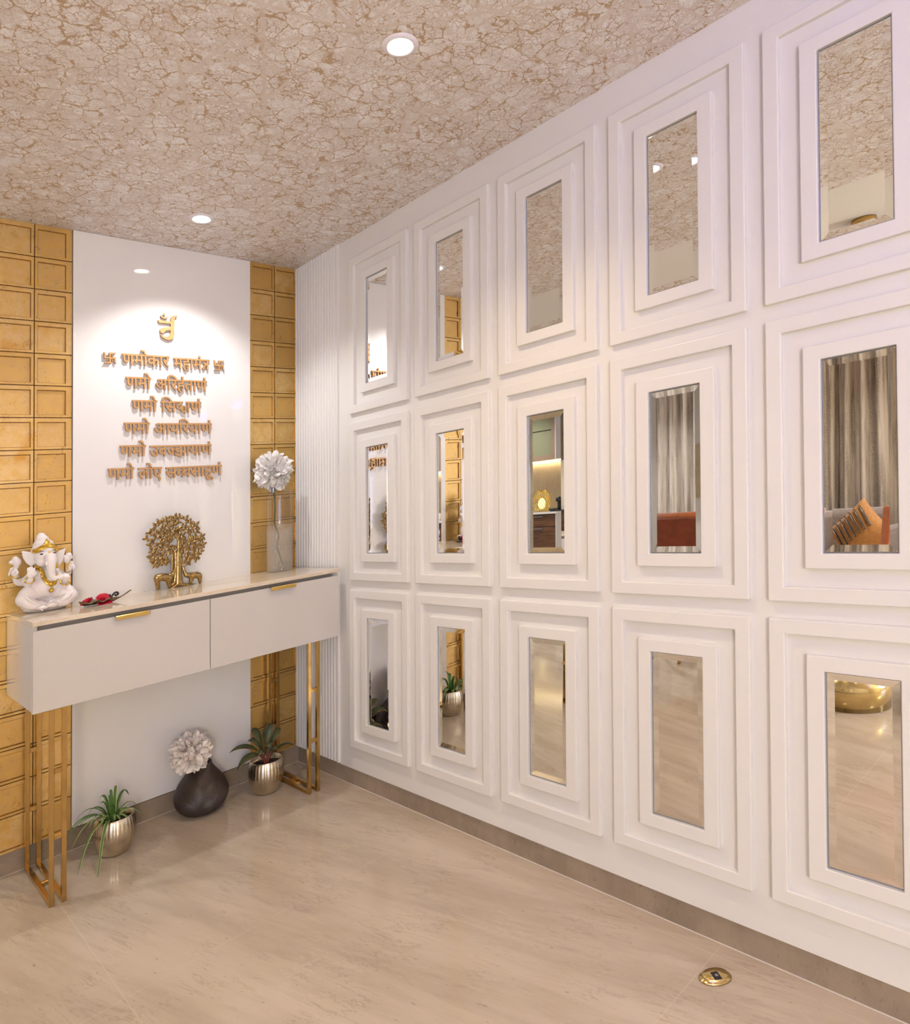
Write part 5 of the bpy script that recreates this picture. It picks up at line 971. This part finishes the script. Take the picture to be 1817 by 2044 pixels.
# dark vase with chevron ribs
BV = (-.600, -.142, 0)
bv = thing('chevron_vase', 'dark round vase with carved chevron ribs on the floor under the console', 'vase', BV)
def chev(a, z):
    d = abs((a - R(246) + PI) % (2 * PI) - PI)
    ph = (z - .092 * d ** .9) / .0098
    return 1 + .034 * (abs(math.sin(PI * ph)) - .4) * min(1, max(0, (.232 - z) / .01))
prof = []
KP = [(.053, .0), (.082, .012), (.108, .040), (.120, .076), (.118, .102), (.102, .142), (.080, .172), (.058, .200), (.048, .216), (.0465, .232)]
pts = spline([(r, 0, z) for r, z in KP], 150)
prof = [(p.x, max(0, p.z)) for p in pts]
MB().lathe(prof + [(.0435, .2335), (.0395, .232), (.040, .20), (.06, .17)], 420, fn=chev, cap1=False).build('vase_body', M['vase'], bv)
blossom('cream_flower', 'large cream silk bloom leaning out of the dark vase', (BV[0] - .062, BV[1] - .025, .300), .095, M['petal2'], 250, 9,
        [('stem', [(.015, .004, -.03), (.050, .012, -.065), (.075, .025, -.14), (.062, .025, -.24)], .0045, M['stem'])], face=(-.3, -1, .3))
# oval brass floor outlet with an open black socket
fb = thing('floor_outlet', 'oval polished brass floor outlet with an open black socket', 'floor outlet', (-.143, -2.408, 0), R(-38))
el = lambda a, z: 1 / math.sqrt(math.cos(a) ** 2 + (math.sin(a) / .66) ** 2)
MB().lathe([(.0445, .0005), (.0445, .003), (.042, .005), (.0385, .0055), (.0355, .011), (.034, .0125), (.012, .0128)], 72, fn=el).build('cover', M['brassbox'], fb)
MB().box(-.011, .0085, -.023, .006, .0120, .0138).build('socket', M['black'], fb, bevel=.0005)
MB().box(-.004, .0035, -.012, -.005, .0136, .0150).build('latch', M['shadow_gap'], fb, bevel=.0004)

# ================================================================ the living room that the mirrors show
FX = -5.16                        # front of the sideboard
cb = thing('sideboard', 'walnut drawer unit under a white top, seen in the middle mirror', 'cabinet', (-5.45, 2.9, 0))
B = lambda x0, x1, y0, y1, z0, z1: MB().box(x0 + 5.45, x1 + 5.45, y0 - 2.9, y1 - 2.9, z0, z1)
B(XL + .002, FX - .02, 2.215, 3.9, .0, .965).build('carcass', M['walnut'], cb)
B(XL + .002, FX + .004, 2.195, 2.214, .0, .972).build('end_panel', M['lacq'], cb)
B(XL + .002, FX + .02, 2.19, 3.9, .973, 1.0).build('counter', M['panelw'], cb, bevel=.002)
for y0, y1 in ((2.218, 2.76), (2.764, 3.30), (3.304, 3.9)):
    for z0, z1 in ((.02, .40), (.404, .80), (.808, .965)):
        d = B(FX - .02, FX, y0, y1, z0, z1).build('drawer', M['walnut'], cb, bevel=.002)
        B(FX, FX + .018, y0 + .20, y0 + .35, z1 - .028, z1 - .02).build('handle', M['edge'], d)
uc = thing('wall_cabinet', 'taupe framed glass wall cabinet above the lit backsplash, seen in the middle mirror', 'cabinet', (-5.45, 2.9, 1.695))
B2 = lambda x0, x1, y0, y1, z0, z1: MB().box(x0 + 5.45, x1 + 5.45, y0 - 2.9, y1 - 2.9, z0 - 1.695, z1 - 1.695)
B2(XL + .002, FX - .02, 2.215, 3.9, 1.705, 2.45).build('carcass', M['greyframe'], uc)
B2(XL + .002, FX + .004, 2.195, 2.214, 1.697, 2.45).build('end_panel', M['lacq'], uc)
B2(XL + .03, XL + .06, 2.25, 3.88, 1.697, 1.7045).build('light_strip', M['led'], uc)
for y0, y1 in ((2.218, 2.76), (2.764, 3.30), (3.304, 3.9)):
    d = MB().frame(y0, y1, 1.70, 2.45, y0 + .06, y1 - .06, 1.76, 2.39, lambda u, v, w: (w + 5.45, u - 2.9, v - 1.695), FX - .02, FX).build('door', M['greyframe'], uc)
    B2(FX - .014, FX - .008, y0 + .058, y1 - .058, 1.758, 2.392).build('door_pane', M['greenglass'], d)
    B2(FX - .0075, FX - .003, y0 + .058, y1 - .058, 2.085, 2.093).build('shelf_edge', M['black'], d)
tag(MB().box(XL + .001, XL + .015, 1.9, 3.9, 1.0015, 1.694).build('backsplash', M['splash']), 'warm stone backsplash behind the walnut sideboard', 'backsplash')
lm = thing('cage_lamp', 'glowing gold wire cage lamp on the walnut sideboard', 'lamp', (FX - .11, 2.53, 1.001))
b = MB()
for k in range(22):
    for sgn in (1, -1):
        P = []
        for j in range(13): s = j / 12; rr = .125 * math.sin(PI * (.16 + .74 * s)) ** .8; a = 2 * PI * k / 22 + sgn * s * 1.3; P.append((rr * math.cos(a), rr * math.sin(a), .004 + .29 * s))
        b.tube(P, .0032, 5)
b.build('wire_cage', M['cage'], lm); MB().ell((0, 0, .11), (.05, .05, .075)).build('bulb', M['cageglow'], lm)
s = thing('switch_plate', 'black double socket plate on the stone backsplash', 'socket', (XL + .0152, 2.21 + .25, 1.12))
MB().box(0, .008, -.15, .15, -.045, .045).build('plate', M['black'], s, bevel=.002)
for y in (-.075, .075): MB().box(.008, .010, y - .05, y + .05, -.026, .026).build('insert', M['greenglass'], s)
s = thing('coffee_machine', 'small black capsule machine on the walnut sideboard', 'appliance', (FX - .08, 2.20, 1.001))
MB().box(-.06, .06, -.035, .035, 0, .02).build('drip_base', M['black'], s, bevel=.006); MB().lathe([(.034, .018), (.034, .17), (.030, .185)], 24).build('tank', M['black'], s)
b = MB().lathe([(.030, .125), (.034, .14), (.030, .185), (.012, .19)], 24, (.035, 0, 0)); b.build('brew_head', M['black'], s)
s = thing('trinket_tray', 'low dark wire tray on the walnut sideboard', 'tray', (FX - .10, 2.32, 1.001))
MB().lathe([(.055, .001), (.065, .012), (.07, .035), (.066, .035), (.06, .014)], 28).build('rim', M['black'], s)

def curtain(y0, y1, mt, label, folds, seed):
    rn = random.Random(seed); n = int((y1 - y0) / .012); vs = []; fs = []; zs = [.02 + 2.63 * k / 14 for k in range(15)]
    ph = [rn.uniform(0, 6.28) for _ in range(5)]
    for k, z in enumerate(zs):
        q = 1 - z / 2.65
        for i in range(n + 1):
            u = i / n; y = y0 + (y1 - y0) * u + .03 * q * math.sin(3 * u * 6.28 + ph[3])
            w = .045 * math.sin(u * folds * 6.28 + ph[0] + .5 * math.sin(u * 9 + ph[1])) + .025 * math.sin(u * folds * 2.3 * 6.28 + ph[2] + q * .8)
            vs.append((-5.58 + w * (.8 + .4 * q), y, z))
    for k in range(14):
        for i in range(n): a = k * (n + 1) + i; fs.append((a, a + 1, a + n + 2, a + n + 1))
    o = MB().add(vs, fs, True).build('curtain', mt); m = o.modifiers.new('t', 'SOLIDIFY'); m.thickness = .004
    return tag(o, label, 'curtain', 'living room curtains')
curtain(-2.6, -.35, M['curtain_shaded'], 'velvet curtain in shaded tone behind the grey sofa, seen in a mirror', 15, 4)
curtain(.05, 1.75, M['curtain_lit'], 'distressed velvet curtain in lit tone behind the orange chair, seen in a mirror', 12, 8)

so = thing('sofa', 'grey tufted velvet sofa in front of the darker curtain', 'sofa', (-4.95, -1.55, 0))
MB().box(-.42, .42, -.95, .95, .12, .42).build('seat', M['sofa'], so, bevel=.05, seg=4); MB().box(-.45, -.22, -.95, .95, .35, .86).build('backrest', M['sofa'], so, bevel=.07, seg=5)
for y in (-.98, .80): MB().box(-.45, .42, y, y + .18, .12, .70).build('armrest', M['sofa'], so, bevel=.06, seg=4)
for x in (-.38, .36):
    for y in (-.9, .88): MB().box(x, x + .04, y - .02, y + .02, 0, .125).build('leg', M['brassleg'], so)
def cushion():
    t = thing('cushion', 'mustard cushion with grey sequin bands standing on the sofa', 'cushion', (-4.76, -1.42, .680)); t.rotation_euler = (R(45), R(-14), R(15))
    n = 18; vs = []; fs = []
    for sd in (1, -1):
        for i in range(n + 1):
            for j in range(n + 1):
                u, v = 2 * i / n - 1, 2 * j / n - 1; pin = 1 - .10 * (1 - abs(u) ** 2) * abs(v) ** 2 - 0; h = .085 * ((1 - u * u) * (1 - v * v)) ** .45
                vs.append((sd * h, u * .225 * (1 - .08 * (1 - v * v)), v * .225 * (1 - .08 * (1 - u * u))))
    for s_ in (0, 1):
        for i in range(n):
            for j in range(n): a = s_ * (n + 1) ** 2 + i * (n + 1) + j; fs.append((a, a + 1, a + n + 2, a + n + 1))
    MB().add(vs, fs, True).build('cover', M['mustard'], t)
    for k in range(7):
        vv = -.16 + .052 * k; b = MB(); P = []
        for i in range(13):
            u = -.75 + 1.55 * i / 12 - .0; v = vv / .225 + .10 * math.sin(u * 2); h = .085 * max(0, (1 - u * u) * (1 - v * v)) ** .45; P.append((h + .002, u * .21, v * .225 * .93))
        b.tube(P[4:], .0235, 8, flat=.2); b.build('sequin_band', M['sequin'], t)
cushion()
# two orange chairs, one with its back to us, one on a flared brass foot
ch = thing('dining_chair', 'orange high-backed chair with its rust back turned to the mirror, on slim brass-tipped legs', 'chair', (-2.86, -.87, 0), R(0))
MB().box(.205, .26, -.24, .24, .42, 1.045).build('backrest', M['orange2'], ch, bevel=.012, seg=3)
b = MB(); b.tube([(.225, -.245, 1.055), (.225, .245, 1.055)], .027, 16); b.build('back_roll', M['orange'], ch)
MB().box(-.26, .21, -.25, .25, .40, .50).build('seat', M['orange'], ch, bevel=.03, seg=4)
MB().tube([(0, 0, .41), (0, 0, .16)], .028, 16).build('column', M['black'], ch)
for k in range(4):
    a = k * PI / 2; l = MB().tube([(.02 * math.cos(a), .02 * math.sin(a), .19), (.17 * math.cos(a), .17 * math.sin(a), .13), (.25 * math.cos(a), .25 * math.sin(a), .07)], [.018, .015, .012], 10).build('leg', M['black'], ch)
    MB().tube([(.25 * math.cos(a), .25 * math.sin(a), .07), (.272 * math.cos(a), .272 * math.sin(a), .001)], [.0125, .010], 10).build('leg_tip', M['handle'], l)
c2 = thing('swivel_chair', 'orange velvet tub chair on a flared polished brass foot, seen in the mirrors', 'chair', (-2.30, -2.05, 0), R(0))
MB().lathe([(.19, .001), (.19, .125), (.186, .132), (.145, .200), (.10, .23), (.06, .26), (.05, .40)], 56).build('pedestal', M['brassbox'], c2)
b = MB(); prof_ = []
for i in range(19):
    a = R(215 + (309 - 215) * i / 18); prof_.append((.27 * math.cos(a), .27 * math.sin(a)))
b.prism([(x, y) for x, y in prof_] + [(x * .80, y * .80) for x, y in prof_[::-1]], lambda u, v, d: (u * (1 + .55 * (d - .75)), v * (1 + .55 * (d - .75)), d), .42, 1.10)
b.build('backrest', M['orange'], c2, bevel=.02, seg=4)
MB().lathe([(.20, .38), (.255, .40), (.265, .45), (.25, .50), (.20, .515)], 40).build('seat', M['orange'], c2)
sl = thing('ceiling_spotlight', 'brass drum spotlight on the plain ceiling, seen in the top mirrors', 'ceiling light', (-2.37, -2.125, H))
MB().lathe([(.062, -.0005), (.062, -.012), (.060, -.085), (.052, -.085), (.05, -.07)], 40).build('housing', M['brassleg'], sl); MB().lathe([(.0495, -.068), (.0495, -.072)], 32).build('lens', M['lens'], sl)

fl = thing('added_fill_lamp', 'added unseen fill lamp shaped as a brass floor lamp, behind the photographer', 'lamp', (-3.1, -5.3, 0))  # added fill light in the shape of a floor lamp, out of view
MB().lathe([(.15, .001), (.15, .02), (.02, .03)], 32).build('base', M['brassleg'], fl); MB().tube([(0, 0, .02), (0, 0, 1.32)], .011, 12).build('pole', M['brassleg'], fl)
MB().ell((0, 0, 1.50), (.24, .24, .22)).build('lamp_shade', emit('fill_lamp_glow', FILL_C, FILL_E), fl)
